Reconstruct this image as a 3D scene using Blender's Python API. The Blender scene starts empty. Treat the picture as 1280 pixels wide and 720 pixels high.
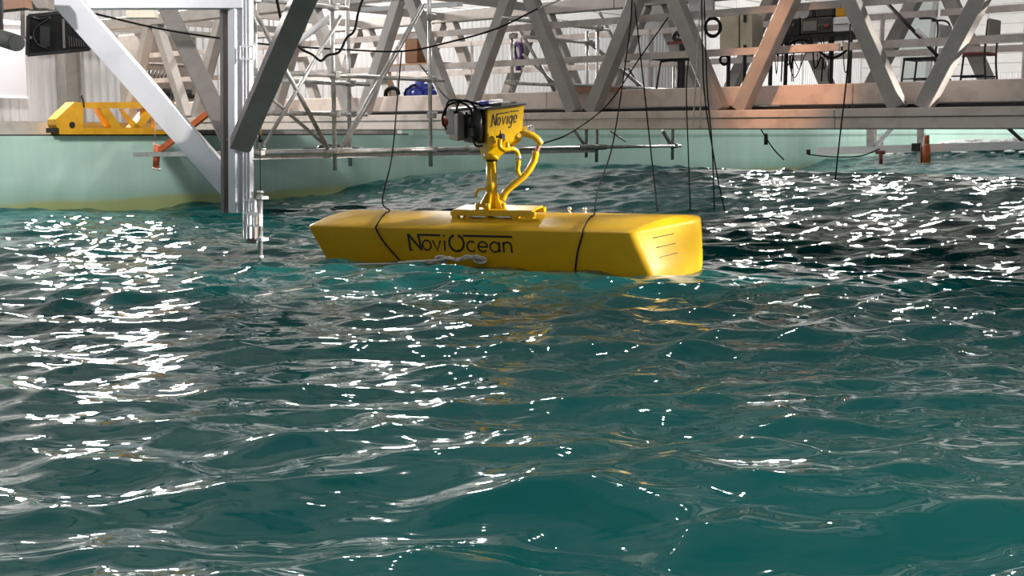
import bpy, bmesh, math, random
import numpy as np
from mathutils import Vector, Matrix
random.seed(7)
SC = bpy.context.scene
COL = SC.collection
PI = math.pi

# ------------------------------------------------------------------ camera
CAM_H = 1.35
PITCH = math.radians(7.41)
FPX = 1500.0
cam_d = bpy.data.cameras.new('camera')
cam_d.sensor_width = 36.0
cam_d.lens = FPX / 1280 * 36
cam_d.clip_end = 300
cam = bpy.data.objects.new('camera', cam_d)
COL.objects.link(cam)
cam.location = (0, 0, CAM_H)
cam.rotation_euler = (PI / 2 - PITCH, 0, 0)
SC.camera = cam

# ------------------------------------------------------------------ world, lamps, exposure
w = bpy.data.worlds.new('hall_air')
SC.world = w
w.use_nodes = True
w.node_tree.nodes['Background'].inputs[0].default_value = (0.86, 0.90, 0.95, 1)
w.node_tree.nodes['Background'].inputs[1].default_value = 0.58
SC.view_settings.view_transform = 'Standard'
SC.view_settings.look = 'None'
SC.view_settings.exposure = 0.0
SC.view_settings.gamma = 1.0
SC.view_settings.use_curve_mapping = False


def disk_lamp(name, loc, target, size, watts, colour=(1, 0.96, 0.9), spread=180):
    l = bpy.data.lights.new(name, 'AREA')
    l.shape = 'DISK'
    l.size = size
    l.energy = watts
    l.color = colour
    l.spread = math.radians(spread)
    o = bpy.data.objects.new(name, l)
    COL.objects.link(o)
    o.location = loc
    o.rotation_euler = (Vector(target) - Vector(loc)).to_track_quat('-Z', 'Y').to_euler()
    return o


# hall floodlights hung over the basin, plus one added fill over the foreground
disk_lamp('flood_and_fill', (-7.6, 24.0, 4.6), (-4.5, 8, 0), 0.95, 900)
disk_lamp('flood_and_fill', (-9.9, 26.0, 4.9), (-5.5, 8, 0), 0.85, 800)
disk_lamp('flood_and_fill', (-2.4, 23.5, 5.6), (-1.2, 6, 0), 0.4, 300)
disk_lamp('flood_and_fill', (-1.0, 22.5, 5.4), (-0.5, 6, 0), 0.4, 300)
disk_lamp('flood_and_fill', (9.0, 42.0, 7.6), (6.0, 18, 0), 0.8, 800)
disk_lamp('flood_and_fill', (13.0, 42.0, 7.6), (9.0, 18, 0), 0.8, 900)
disk_lamp('flood_and_fill', (16.5, 40.0, 7.4), (12.0, 18, 0), 0.8, 800)
disk_lamp('flood_and_fill', (2.6, 15.0, 7.6), (2.0, 10, 0), 0.22, 70)
disk_lamp('flood_and_fill', (-0.6, 14.0, 7.9), (0.0, 10, 0), 0.2, 60)
disk_lamp('flood_and_fill', (2.0, 0.6, 11.0), (2.0, 3.5, 0), 0.8, 260, (1, 0.97, 0.93), 70)  # added fill, brightens the dark foreground water
disk_lamp('flood_and_fill', (17.0, 10.2, 6.2), (0.7, 12.0, 1.2), 0.8, 215, (1, 0.95, 0.88), 19)
disk_lamp('flood_and_fill', (-6.5, 2.5, 5.5), (-4.0, 12.6, 3.0), 0.5, 19, (1, 0.98, 1.0), 24)
disk_lamp('flood_and_fill', (-6.0, 16.0, 8.0), (-12, 23.5, 1.5), 1.6, 800)
disk_lamp('flood_and_fill', (-1.0, 30.0, 8.4), (-5, 36, 2.5), 1.6, 850)
disk_lamp('flood_and_fill', (12.0, 40.0, 8.4), (14, 52, 3.0), 1.6, 800, (1, 0.96, 0.9), 100)
disk_lamp('flood_and_fill', (22.0, 36.0, 8.4), (24, 48, 3.0), 1.6, 600, (1, 0.96, 0.9), 100)
sp = bpy.data.lights.new('warm_spot', 'SPOT')
sp.energy = 700
sp.color = (1.0, 0.48, 0.25)
sp.spot_size = math.radians(26)
sp.spot_blend = 0.8
sp.shadow_soft_size = 0.12
spo = bpy.data.objects.new('warm_spot', sp)
COL.objects.link(spo)

# ------------------------------------------------------------------ frames of reference
AX = Vector((0.754, -0.657, 0)).normalized()     # along the bridge, to the right
BX = Vector((0.657, 0.754, 0)).normalized()      # along the basin wall, away
O0 = Vector((0, 17, 0))
ROTB = math.atan2(AX.y, AX.x)


def L(s, d, z):
    return O0 + AX * s + BX * d + Vector((0, 0, z))


CP, SP = math.cos(PITCH), math.sin(PITCH)
EYE = Vector((0, 0, CAM_H))


def ray(px, py):
    dx = (px - 640) / FPX
    dy = -(py - 360) / FPX
    return Vector((dx, CP + dy * SP, -SP + dy * CP))


def at(px, py, Y):
    r = ray(px, py)
    return EYE + r * (Y / r.y)


def on_d(px, py, d):
    r = ray(px, py)
    n = BX
    return EYE + r * (((O0 - EYE).dot(n) + d) / r.dot(n))


def on_s(px, py, s):
    r = ray(px, py)
    return EYE + r * (((O0 - EYE).dot(AX) + s) / r.dot(AX))


def on_z(px, py, z):
    r = ray(px, py)
    return EYE + r * ((z - CAM_H) / r.z)


def s_of(px, d):
    return (on_d(px, 165, d) - O0).dot(AX)


def d_of(px, s):
    return (on_s(px, 165, s) - O0).dot(BX)


# ------------------------------------------------------------------ mesh helper (world coordinates)
class MB:
    def __init__(self):
        self.v, self.f, self.sm = [], [], []

    def add(self, vs, fs, smooth=False):
        n = len(self.v)
        self.v += [Vector(p) for p in vs]
        self.f += [[i + n for i in f] for f in fs]
        self.sm += [smooth] * len(fs)
        return self

    def box(self, c, size, x=Vector((1, 0, 0)), y=Vector((0, 1, 0)), z=None, bev=0.0):
        x = Vector(x).normalized()
        y = Vector(y).normalized()
        z = Vector(z).normalized() if z is not None else x.cross(y)
        c = Vector(c)
        hx, hy, hz = size[0] / 2, size[1] / 2, size[2] / 2
        if bev <= 0:
            vs = [c + x * (a * hx) + y * (b * hy) + z * (e * hz) for e in (-1, 1) for a, b in ((-1, -1), (1, -1), (1, 1), (-1, 1))]
            return self.add(vs, [[3, 2, 1, 0], [4, 5, 6, 7], [0, 1, 5, 4], [1, 2, 6, 5], [2, 3, 7, 6], [3, 0, 4, 7]])
        vs, ring = [], []
        k = bev
        prof = [(hx - k, hy), (hx, hy - k), (hx, -hy + k), (hx - k, -hy), (-hx + k, -hy), (-hx, -hy + k), (-hx, hy - k), (-hx + k, hy)]
        sx, sy = (hx - k) / hx, (hy - k) / hy
        for zz, sc in ((-hz, 1), (-hz + k, 0), (hz - k, 0), (hz, 1)):
            for a, b in prof:
                if sc:
                    a, b = a * sx, b * sy
                vs.append(c + x * a + y * b + z * zz)
        fs = []
        for r in range(3):
            for i in range(8):
                j = (i + 1) % 8
                fs.append([r * 8 + j, r * 8 + i, (r + 1) * 8 + i, (r + 1) * 8 + j])
        fs.append(list(range(0, 8)))
        fs.append(list(range(31, 23, -1)))
        return self.add(vs, fs)

    def bar(self, p0, p1, wd, ht, up=Vector((0, 0, 1)), bev=0.0):
        p0, p1 = Vector(p0), Vector(p1)
        t = (p1 - p0)
        ln = t.length
        t.normalize()
        sd = t.cross(Vector(up))
        if sd.length < 1e-4:
            sd = t.cross(Vector((1, 0, 0)))
        sd.normalize()
        u = sd.cross(t)
        return self.box((p0 + p1) / 2, (wd, ht, ln), sd, u, t if sd.cross(u).dot(t) > 0 else t, bev)

    def tube(self, pts, r, seg=8, caps=True, smooth=True):
        pts = [Vector(p) for p in pts]
        n = len(pts)
        rr = r if isinstance(r, (list, tuple)) else [r] * n
        tang = []
        for i in range(n):
            a = pts[max(i - 1, 0)]
            b = pts[min(i + 1, n - 1)]
            tang.append((b - a).normalized())
        ref = Vector((0, 0, 1)) if abs(tang[0].z) < 0.9 else Vector((1, 0, 0))
        nrm = (ref - tang[0] * ref.dot(tang[0])).normalized()
        vs, fs = [], []
        for i in range(n):
            nrm = (nrm - tang[i] * nrm.dot(tang[i])).normalized()
            bn = tang[i].cross(nrm)
            for k in range(seg):
                a = 2 * PI * k / seg
                vs.append(pts[i] + (nrm * math.cos(a) + bn * math.sin(a)) * rr[i])
        for i in range(n - 1):
            for k in range(seg):
                k2 = (k + 1) % seg
                fs.append([i * seg + k, i * seg + k2, (i + 1) * seg + k2, (i + 1) * seg + k])
        self.add(vs, fs, smooth)
        if caps:
            m = len(self.v) - n * seg
            self.f.append([m + k for k in range(seg)][::-1])
            self.f.append([m + (n - 1) * seg + k for k in range(seg)])
            self.sm += [False, False]
        return self

    def cyl(self, p0, p1, r, seg=12, r1=None):
        return self.tube([p0, p1], [r, r if r1 is None else r1], seg)

    def prism(self, poly, ex):
        poly = [Vector(p) for p in poly]
        n = len(poly)
        ex = Vector(ex)
        vs = poly + [p + ex for p in poly]
        fs = [list(range(n))[::-1], [n + i for i in range(n)]]
        for i in range(n):
            j = (i + 1) % n
            fs.append([i, j, n + j, n + i])
        return self.add(vs, fs)

    def ball(self, c, r, seg=10, ring=6, sc=(1, 1, 1)):
        c = Vector(c)
        vs, fs = [], []
        for i in range(ring + 1):
            th = PI * i / ring
            for k in range(seg):
                a = 2 * PI * k / seg
                vs.append(c + Vector((math.sin(th) * math.cos(a) * sc[0], math.sin(th) * math.sin(a) * sc[1], math.cos(th) * sc[2])) * r)
        for i in range(ring):
            for k in range(seg):
                k2 = (k + 1) % seg
                fs.append([i * seg + k, (i + 1) * seg + k, (i + 1) * seg + k2, i * seg + k2])
        return self.add(vs, fs, True)

    def build(self, name, mat, parent=None, fix=True):
        me = bpy.data.meshes.new(name)
        if parent is not None:
            inv = parent['_inv'] if False else Matrix(parent_matrix[parent.name]).inverted()
            vs = [inv @ p for p in self.v]
            org = Vector((0, 0, 0))
        else:
            mn = Vector([min(p[i] for p in self.v) for i in range(3)])
            mx = Vector([max(p[i] for p in self.v) for i in range(3)])
            org = Vector(((mn.x + mx.x) / 2, (mn.y + mx.y) / 2, mn.z))
            vs = [p - org for p in self.v]
        me.from_pydata([tuple(p) for p in vs], [], self.f)
        me.polygons.foreach_set('use_smooth', self.sm)
        if fix:
            b = bmesh.new()
            b.from_mesh(me)
            bmesh.ops.recalc_face_normals(b, faces=b.faces)
            b.to_mesh(me)
            b.free()
        me.materials.append(mat)
        o = bpy.data.objects.new(name, me)
        COL.objects.link(o)
        if parent is not None:
            o.parent = parent
            parent_matrix[o.name] = parent_matrix[parent.name]
        else:
            o.location = org
            parent_matrix[o.name] = Matrix.Translation(org)
        return o


parent_matrix = {}


def tag(o, label=None, cat=None, group=None, kind=None):
    if label:
        o['label'] = label
    if cat:
        o['category'] = cat
    if group:
        o['group'] = group
    if kind:
        o['kind'] = kind
    return o


def thing(name, loc, label, cat, rot=(0, 0, 0), group=None):
    o = bpy.data.objects.new(name, None)
    o.empty_display_size = 0.2
    COL.objects.link(o)
    o.location = loc
    o.rotation_euler = rot
    from mathutils import Euler
    parent_matrix[o.name] = Matrix.Translation(Vector(loc)) @ Euler(rot).to_matrix().to_4x4()
    return tag(o, label, cat, group)


def part(mb, name, mat, parent, label=None):
    return tag(mb.build(name, mat, parent), label)


def smooth_path(pts, n=8):
    pts = [Vector(p) for p in pts]
    if len(pts) < 3:
        return pts
    out = []
    P = [pts[0] * 2 - pts[1]] + pts + [pts[-1] * 2 - pts[-2]]
    for i in range(1, len(P) - 2):
        for k in range(n):
            t = k / n
            a, b, c, d = P[i - 1], P[i], P[i + 1], P[i + 2]
            out.append(0.5 * ((2 * b) + (c - a) * t + (2 * a - 5 * b + 4 * c - d) * t * t + (3 * b - a - 3 * c + d) * t ** 3))
    out.append(pts[-1])
    return out


# ------------------------------------------------------------------ materials
def mat(name, col, rough=0.5, metal=0.0, var=0.12, scale=6.0, bump=0.0, bscale=40.0, spec=0.5, dirt=None, coat=0.0, stretch=None):
    m = bpy.data.materials.new(name)
    m.use_nodes = True
    nt = m.node_tree
    b = nt.nodes['Principled BSDF']
    b.inputs['Roughness'].default_value = rough
    b.inputs['Metallic'].default_value = metal
    b.inputs['Specular IOR Level'].default_value = spec
    b.inputs['Coat Weight'].default_value = coat
    tc = nt.nodes.new('ShaderNodeTexCoord')
    src = tc.outputs['Object']
    if stretch:
        mp = nt.nodes.new('ShaderNodeMapping')
        mp.inputs['Scale'].default_value = stretch
        nt.links.new(src, mp.inputs['Vector'])
        src = mp.outputs['Vector']
    nz = nt.nodes.new('ShaderNodeTexNoise')
    nz.inputs['Scale'].default_value = scale
    nz.inputs['Detail'].default_value = 6
    nz.inputs['Roughness'].default_value = 0.65
    nt.links.new(src, nz.inputs['Vector'])
    rp = nt.nodes.new('ShaderNodeValToRGB')
    lo = tuple(c * (1 - var * 1.6) for c in col) if dirt is None else dirt
    rp.color_ramp.elements[0].position = 0.32
    rp.color_ramp.elements[0].color = (*lo, 1)
    rp.color_ramp.elements[1].position = 0.62 if dirt is None else 0.5
    rp.color_ramp.elements[1].color = (*col, 1)
    nt.links.new(nz.outputs['Fac'], rp.inputs['Fac'])
    nt.links.new(rp.outputs['Color'], b.inputs['Base Color'])
    if bump > 0:
        n2 = nt.nodes.new('ShaderNodeTexNoise')
        n2.inputs['Scale'].default_value = bscale
        n2.inputs['Detail'].default_value = 3
        nt.links.new(tc.outputs['Object'], n2.inputs['Vector'])
        bp = nt.nodes.new('ShaderNodeBump')
        bp.inputs['Strength'].default_value = bump
        bp.inputs['Distance'].default_value = 0.01
        nt.links.new(n2.outputs['Fac'], bp.inputs['Height'])
        nt.links.new(bp.outputs['Normal'], b.inputs['Normal'])
    return m


M = {}
M['beam'] = mat('beam_paint', (0.70, 0.60, 0.54), 0.55, 0, 0.14, 3.0, 0.15, 30, dirt=(0.52, 0.44, 0.39))
M['truss'] = mat('truss_paint', (0.40, 0.365, 0.34), 0.5, 0.0, 0.14, 3.0)
M['rail'] = mat('rail_paint', (0.66, 0.58, 0.545), 0.5, 0.0, 0.2, 5.0)
M['galv'] = mat('galvanised_tube', (0.58, 0.56, 0.54), 0.33, 0.55, 0.25, 9.0)
M['coupler'] = mat('coupler_steel', (0.46, 0.44, 0.42), 0.45, 0.35, 0.25, 20.0)
M['alu'] = mat('aluminium', (0.74, 0.735, 0.765), 0.5, 0.08, 0.06, 2.0)
M['alu_shade'] = mat('aluminium_shade', (0.25, 0.225, 0.21), 0.45, 0.35, 0.12, 3.0)  # darker aluminium: the shade on unlit members is put into the colour
M['white'] = mat('white_paint', (0.82, 0.80, 0.81), 0.45, 0, 0.05, 3.0)
M['yellow'] = mat('yellow_gloss', (0.64, 0.375, 0.0015), 0.30, 0, 0.05, 4.0, 0.12, 25, coat=0.35)
M['hull'] = mat('hull_yellow', (0.52, 0.30, 0.0012), 0.40, 0, 0.06, 3.0, 0.2, 14, spec=0.3, coat=0.1)
M['amber'] = mat('amber_paint', (0.72, 0.36, 0.012), 0.5, 0, 0.14, 4.0)
M['black'] = mat('black_plastic', (0.008, 0.008, 0.009), 0.4, 0, 0.2, 10)
M['screen_black'] = mat('screen_black', (0.006, 0.006, 0.006), 0.3, spec=0.25)
M['letter'] = mat('black_vinyl', (0.012, 0.008, 0.008), 0.5)
M['rope_black'] = mat('black_cable', (0.012, 0.012, 0.012), 0.85, spec=0.15)
M['rope_white'] = mat('pale_rope', (0.62, 0.58, 0.52), 0.8, 0, 0.2, 30, 0.4, 200)
M['iron'] = mat('dark_iron', (0.028, 0.024, 0.024), 0.5, 0.3, 0.3, 10)
M['grey'] = mat('grey_plastic', (0.13, 0.112, 0.10), 0.5, 0, 0.15, 8)
M['taupe'] = mat('taupe_case', (0.27, 0.23, 0.20), 0.5, 0, 0.15, 8)
M['darkgrey'] = mat('dark_grey', (0.06, 0.056, 0.054), 0.45, 0.1, 0.25, 8)
M['kerb'] = mat('concrete_kerb', (0.42, 0.39, 0.37), 0.8, 0, 0.15, 2.0, 0.3, 30, dirt=(0.30, 0.27, 0.25))
M['deck'] = mat('concrete_deck', (0.35, 0.33, 0.31), 0.85, 0, 0.15, 2.0, 0.3, 30)
M['clad'] = mat('white_cladding', (0.60, 0.59, 0.60), 0.5, 0, 0.08, 0.8, dirt=(0.50, 0.485, 0.49), stretch=(2, 2, 0.3))
M['siding'] = mat('white_siding', (0.60, 0.585, 0.585), 0.55, 0, 0.06, 0.8)
M['ceil'] = mat('ceiling_sheet', (0.42, 0.42, 0.415), 0.7, 0, 0.1, 0.6)
M['board'] = mat('white_screen', (0.58, 0.575, 0.62), 0.5, 0, 0.02, 1)
M['orange'] = mat('orange_paint', (0.60, 0.13, 0.035), 0.5, 0, 0.2, 10)
M['red'] = mat('red_plastic', (0.42, 0.02, 0.025), 0.45)
M['maroon'] = mat('maroon_wood', (0.20, 0.045, 0.035), 0.5)
M['brown'] = mat('brown_cardboard', (0.17, 0.075, 0.035), 0.8, 0, 0.1, 6)
M['rust'] = mat('rusty_plank', (0.36, 0.20, 0.13), 0.75, 0, 0.2, 6, dirt=(0.24, 0.11, 0.06))
M['blue'] = mat('blue_sheet', (0.014, 0.035, 0.30), 0.5, 0, 0.3, 12)
M['ecru'] = mat('beige_enamel', (0.68, 0.60, 0.47), 0.35, 0.3, 0.12, 4)
M['machine'] = mat('machine_brown', (0.24, 0.205, 0.175), 0.6, 0, 0.2, 3)
M['column'] = mat('column_grey', (0.28, 0.265, 0.25), 0.6, 0, 0.15, 3)
M['green_col'] = mat('column_green', (0.30, 0.33, 0.32), 0.6, 0, 0.1, 3)
M['wood'] = mat('tan_wood', (0.38, 0.22, 0.11), 0.7, 0, 0.2, 5)
M['olive'] = mat('olive_grey', (0.22, 0.22, 0.19), 0.5, 0.1, 0.15, 5)
M['steel'] = mat('bright_steel', (0.62, 0.60, 0.58), 0.25, 0.9, 0.1, 10)
M['purple'] = mat('purple_strap', (0.05, 0.02, 0.10), 0.7)
M['foam'] = mat('white_foam', (0.86, 0.88, 0.88), 0.7, 0, 0.1, 10, 0.6, 30)
M['cream'] = mat('cream_enamel', (0.80, 0.72, 0.60), 0.5, 0, 0.06, 6)
M['cloth'] = mat('grey_cloth', (0.45, 0.44, 0.45), 0.9, 0, 0.1, 8)


def wall_paint():
    m = mat('mint_tank_paint', (0.50, 0.71, 0.63), 0.45, 0, 0.08, 0.9, stretch=(1.5, 1.5, 0.25))
    nt = m.node_tree
    b = nt.nodes['Principled BSDF']
    ramp_out = b.inputs['Base Color'].links[0].from_socket
    geo = nt.nodes.new('ShaderNodeNewGeometry')
    sep = nt.nodes.new('ShaderNodeSeparateXYZ')
    nt.links.new(geo.outputs['Position'], sep.inputs['Vector'])
    nz = nt.nodes.new('ShaderNodeTexNoise')
    nz.inputs['Scale'].default_value = 0.7
    nz.inputs['Detail'].default_value = 5
    nt.links.new(geo.outputs['Position'], nz.inputs['Vector'])
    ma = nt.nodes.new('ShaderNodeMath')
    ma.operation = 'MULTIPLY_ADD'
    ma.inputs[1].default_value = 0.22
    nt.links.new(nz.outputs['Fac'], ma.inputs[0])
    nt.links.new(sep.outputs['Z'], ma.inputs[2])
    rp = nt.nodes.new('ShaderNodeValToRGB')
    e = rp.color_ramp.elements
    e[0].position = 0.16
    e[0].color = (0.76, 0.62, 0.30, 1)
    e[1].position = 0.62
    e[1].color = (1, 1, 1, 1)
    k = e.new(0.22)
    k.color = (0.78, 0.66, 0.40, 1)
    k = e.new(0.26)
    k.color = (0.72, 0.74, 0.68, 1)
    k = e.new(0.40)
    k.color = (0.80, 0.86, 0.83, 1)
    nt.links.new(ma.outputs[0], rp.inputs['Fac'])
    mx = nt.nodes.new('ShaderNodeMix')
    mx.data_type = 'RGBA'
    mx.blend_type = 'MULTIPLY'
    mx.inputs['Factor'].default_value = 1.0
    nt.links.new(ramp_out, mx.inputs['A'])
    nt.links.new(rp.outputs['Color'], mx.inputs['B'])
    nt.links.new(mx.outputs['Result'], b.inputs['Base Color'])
    return m


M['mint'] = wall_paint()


def water_mat():
    m = bpy.data.materials.new('basin_water')
    m.use_nodes = True
    nt = m.node_tree
    b = nt.nodes['Principled BSDF']
    b.inputs['Roughness'].default_value = 0.035
    b.inputs['IOR'].default_value = 1.333
    b.inputs['Specular IOR Level'].default_value = 0.72
    tc = nt.nodes.new('ShaderNodeTexCoord')
    nz = nt.nodes.new('ShaderNodeTexNoise')
    nz.inputs['Scale'].default_value = 0.5
    nt.links.new(tc.outputs['Object'], nz.inputs['Vector'])
    rp = nt.nodes.new('ShaderNodeValToRGB')
    rp.color_ramp.elements[0].color = (0.001, 0.046, 0.046, 1)
    rp.color_ramp.elements[1].color = (0.0015, 0.066, 0.063, 1)
    nt.links.new(nz.outputs['Fac'], rp.inputs['Fac'])
    nt.links.new(rp.outputs['Color'], b.inputs['Base Color'])
    # fine capillary ripples
    mp = nt.nodes.new('ShaderNodeMapping')
    mp.inputs['Rotation'].default_value = (0, 0, 0.25)
    mp.inputs['Scale'].default_value = (0.6, 1.25, 1)
    nt.links.new(tc.outputs['Object'], mp.inputs['Vector'])
    n1 = nt.nodes.new('ShaderNodeTexNoise')
    n1.inputs['Scale'].default_value = 5.0
    n1.inputs['Detail'].default_value = 2.0
    n1.inputs['Roughness'].default_value = 0.45
    n1.inputs['Distortion'].default_value = 0.6
    nt.links.new(mp.outputs['Vector'], n1.inputs['Vector'])
    bp = nt.nodes.new('ShaderNodeBump')
    bp.inputs['Strength'].default_value = 0.32
    bp.inputs['Distance'].default_value = 0.04
    nt.links.new(n1.outputs['Fac'], bp.inputs['Height'])
    nt.links.new(bp.outputs['Normal'], b.inputs['Normal'])
    return m


M['water'] = water_mat()

# ------------------------------------------------------------------ hall shell
S_WALL = -9.15        # face of the long basin wall
D_END = 37.0          # face of the end basin wall
S_BLD, D_BLD = -14.0, 41.0
DECK = 1.28


def struct(mb, name, m, parent=None):
    return tag(mb.build(name, m, parent), kind='structure' if parent is None else None)


mb = MB()
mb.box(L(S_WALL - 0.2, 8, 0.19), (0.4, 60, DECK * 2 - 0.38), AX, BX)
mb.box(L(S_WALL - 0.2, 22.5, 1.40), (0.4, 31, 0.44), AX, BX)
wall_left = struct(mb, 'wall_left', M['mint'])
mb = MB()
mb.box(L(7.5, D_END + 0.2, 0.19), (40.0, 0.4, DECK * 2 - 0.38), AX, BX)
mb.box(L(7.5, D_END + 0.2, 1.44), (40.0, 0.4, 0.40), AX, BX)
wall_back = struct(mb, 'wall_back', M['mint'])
mb = MB()
mb.box(L((S_WALL + S_BLD) / 2 - 0.2, 8, DECK - 0.1), (abs(S_BLD - S_WALL) - 0.4, 60, 0.2), AX, BX)
mb.box(L(7.5, (D_END + D_BLD) / 2 + 0.2, DECK - 0.1), (40, D_BLD - D_END - 0.4, 0.2), AX, BX)
deck = struct(mb, 'floor', M['deck'])
mb = MB()
mb.box(L(S_WALL - 0.22, -7.6, DECK + 0.012), (0.30, 29, 0.03), AX, BX)
struct(mb, 'trim_1', M['iron'])
mb = MB()
mb.box(L(S_WALL - 0.9, -7.6, DECK + 0.12), (0.9, 29, 0.24), AX, BX)
struct(mb, 'trim_2', M['kerb'])


def corrugated(p0, p1, nrm, z0, z1, pitch=0.2, depth=0.035):
    mb = MB()
    t = (p1 - p0)
    ln = t.length
    t.normalize()
    n = int(ln / pitch)
    pts = []
    for i in range(n):
        for f, dd in ((0.0, 0), (0.5, 0), (0.62, 1), (0.88, 1)):
            pts.append(p0 + t * ((i + f) * pitch) + nrm * (dd * depth))
    vs = [Vector((p.x, p.y, z)) for z in (z0, z1) for p in pts]
    m = len(pts)
    mb.add(vs, [[i, i + 1, m + i + 1, m + i] for i in range(m - 1)])
    return mb


# cladding sheets of the hall walls, one part per sheet run between the columns
cb = MB().box(L(S_BLD - 0.3, 8, 6.74), (0.3, 66, 10.92), AX, BX)
house_l = struct(cb, 'wall_hall', M['clad'])
for k in range(11):
    d0 = -22 + k * 5.75
    part(corrugated(L(S_BLD - 0.12, d0, 0), L(S_BLD - 0.12, d0 + 5.72, 0), AX, DECK + 0.3, 5.0), 'cladding_sheet', M['clad'], house_l)
    for j in range(10):
        part(MB().box(L(S_BLD - 0.12, d0 + 2.86, 5.2 + j * 0.4), (0.05, 5.72, 0.375), AX, BX), 'siding_board', M['siding'], house_l)
part(MB().box(L(S_BLD - 0.02, 8, DECK + 0.15), (0.28, 62, 0.30), AX, BX), 'plinth', M['kerb'], house_l)
cb = MB().box(L(7.5, D_BLD + 0.3, 6.74), (47, 0.3, 10.92), AX, BX)
house_e = struct(cb, 'wall_end', M['clad'])
for k in range(8):
    s0 = S_BLD + k * 5.75
    part(corrugated(L(s0, D_BLD + 0.12, 0), L(s0 + 5.72, D_BLD + 0.12, 0), -BX, DECK + 0.3, 3.9, 0.25, 0.045), 'cladding_sheet', M['clad'], house_e)
    for j in range(12):
        part(MB().box(L(s0 + 2.86, D_BLD + 0.12, 4.1 + j * 0.42), (5.72, 0.06, 0.39), AX, BX), 'siding_board', M['siding'], house_e)
part(MB().box(L(7.5, D_BLD, DECK + 0.15), (46, 0.3, 0.30), AX, BX), 'plinth', M['kerb'], house_e)
mb = MB()
mb.box(L(7.5, 10, 12.3), (47, 64, 0.2), AX, BX)
ceiling = struct(mb, 'ceiling', M['ceil'])
for k in range(9):
    d0 = -18 + k * 7.0
    part(MB().bar(L(S_BLD, d0, 11.95), L(30, d0, 11.95), 0.3, 0.5), 'roof_beam', M['truss'], ceiling)

# steel columns of the hall
for i, (px, wd, lab) in enumerate(((90, 0.38, 'brown-grey steel column on the deck behind the amber end carriage'),
                                   )):
    mb = MB()
    d0 = d_of(px, S_BLD + 0.4)
    for off in (-wd / 2, wd / 2):
        mb.box(L(S_BLD + 0.4, d0 + off, 4.6), (0.36, 0.04, 6.6), AX, BX)
    mb.box(L(S_BLD + 0.4, d0, 4.6), (0.06, wd, 6.6), AX, BX)
    tag(mb.build('steel_column', M['column']), lab, 'column')

# ------------------------------------------------------------------ water
DX, DY = None, None
rng = np.random.RandomState(11)
NC = 110
lam = np.exp(rng.uniform(math.log(0.16), math.log(5.0), NC))
main = math.atan2(-AX.y, -AX.x)
th = -PI / 2 + 0.12 + rng.normal(0, 1, NC) * np.where(lam > 1.2, 0.34, 0.60)
kk = 2 * PI / lam
slope = np.where(lam > 2.0, 0.008, np.where(lam > 1.0, 0.020, np.where(lam > 0.28, 0.046, 0.026)))
amp = slope / kk
ph = rng.uniform(0, 2 * PI, NC)
kx, ky = kk * np.cos(th), kk * np.sin(th)


def sstep(a, b, x):
    t = np.clip((x - a) / (b - a), 0, 1)
    return t * t * (3 - 2 * t)


def wave(x, y, cell=None):
    x = np.asarray(x, float)
    y = np.asarray(y, float)
    s = x * AX.x + (y - 17) * AX.y
    d = x * BX.x + (y - 17) * BX.y
    env = sstep(-4.5, 0.5, d)
    h = env * (0.30 * np.cos(2 * PI * (d - 10.5 + 0.12 * (s + 6)) / 21.0) + 0.17)
    h = h + env * 0.05 * np.cos(2 * PI * (d - 0.5 * s) / 5.5)
    h = h + 0.40 * np.exp(-((d - 31.5) / 2.2) ** 2) * sstep(-8.8, -5.5, s)
    ox = np.zeros_like(x)
    oy = np.zeros_like(x)
    gust = 0.88 + 0.14 * np.sin(0.9 * x + 0.5 * y) * np.sin(0.35 * y - 0.7 * x + 1.3)
    for i in range(NC):
        a = amp[i] * gust
        if cell is not None:
            a = a * np.clip(lam[i] / (2.2 * cell) - 0.6, 0, 1)
        p = kx[i] * x + ky[i] * y + ph[i]
        c, sn = np.cos(p), np.sin(p)
        h = h + a * c
        q = 0.9 if lam[i] < 1.5 else 0.6
        ox = ox - q * a * sn * math.cos(th[i])
        oy = oy - q * a * sn * math.sin(th[i])
    return h, ox, oy


def wz(x, y):
    return float(wave(np.array([x]), np.array([y]))[0][0])


rows = [1.6]
while rows[-1] < 66:
    rows.append(rows[-1] + min(max(rows[-1] * 0.0036, 0.009), 0.16))
rows = np.array(rows)
ncol = 940
u = np.linspace(-1, 1, ncol)
in_ = np.clip(u / 0.84, -1, 1)
out_ = np.sign(u) * np.clip((np.abs(u) - 0.84) / 0.16, 0, 1)
X = in_[None, :] * (0.6 + 0.52 * rows[:, None]) + out_[None, :] * (6.0 + 0.5 * rows[:, None])
Yg = np.repeat(rows[:, None], ncol, 1)
cell = np.maximum(np.gradient(rows)[:, None], np.abs(np.gradient(X, axis=1)))
H, OX, OY = wave(X, Yg, cell)
VX, VY = X + OX, Yg + OY
co = np.stack([VX, VY, H], -1).reshape(-1, 3)
S_ = X * AX.x + (Yg - 17) * AX.y
D_ = X * BX.x + (Yg - 17) * BX.y
ok = (S_ > S_WALL - 0.15) & (D_ < D_END + 0.15)
okq = ok[:-1, :-1] & ok[1:, :-1] & ok[:-1, 1:] & ok[1:, 1:]
idx = np.arange(len(rows) * ncol).reshape(len(rows), ncol)
quads = np.stack([idx[:-1, :-1], idx[:-1, 1:], idx[1:, 1:], idx[1:, :-1]], -1)[okq]
used = np.zeros(len(co), bool)
used[quads.ravel()] = True
remap = np.cumsum(used) - 1
quads = remap[quads]
co = co[used]
me = bpy.data.meshes.new('water')
me.vertices.add(len(co))
me.vertices.foreach_set('co', co.astype(np.float32).ravel())
nq = len(quads)
me.loops.add(nq * 4)
me.loops.foreach_set('vertex_index', quads.astype(np.int32).ravel())
me.polygons.add(nq)
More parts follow.
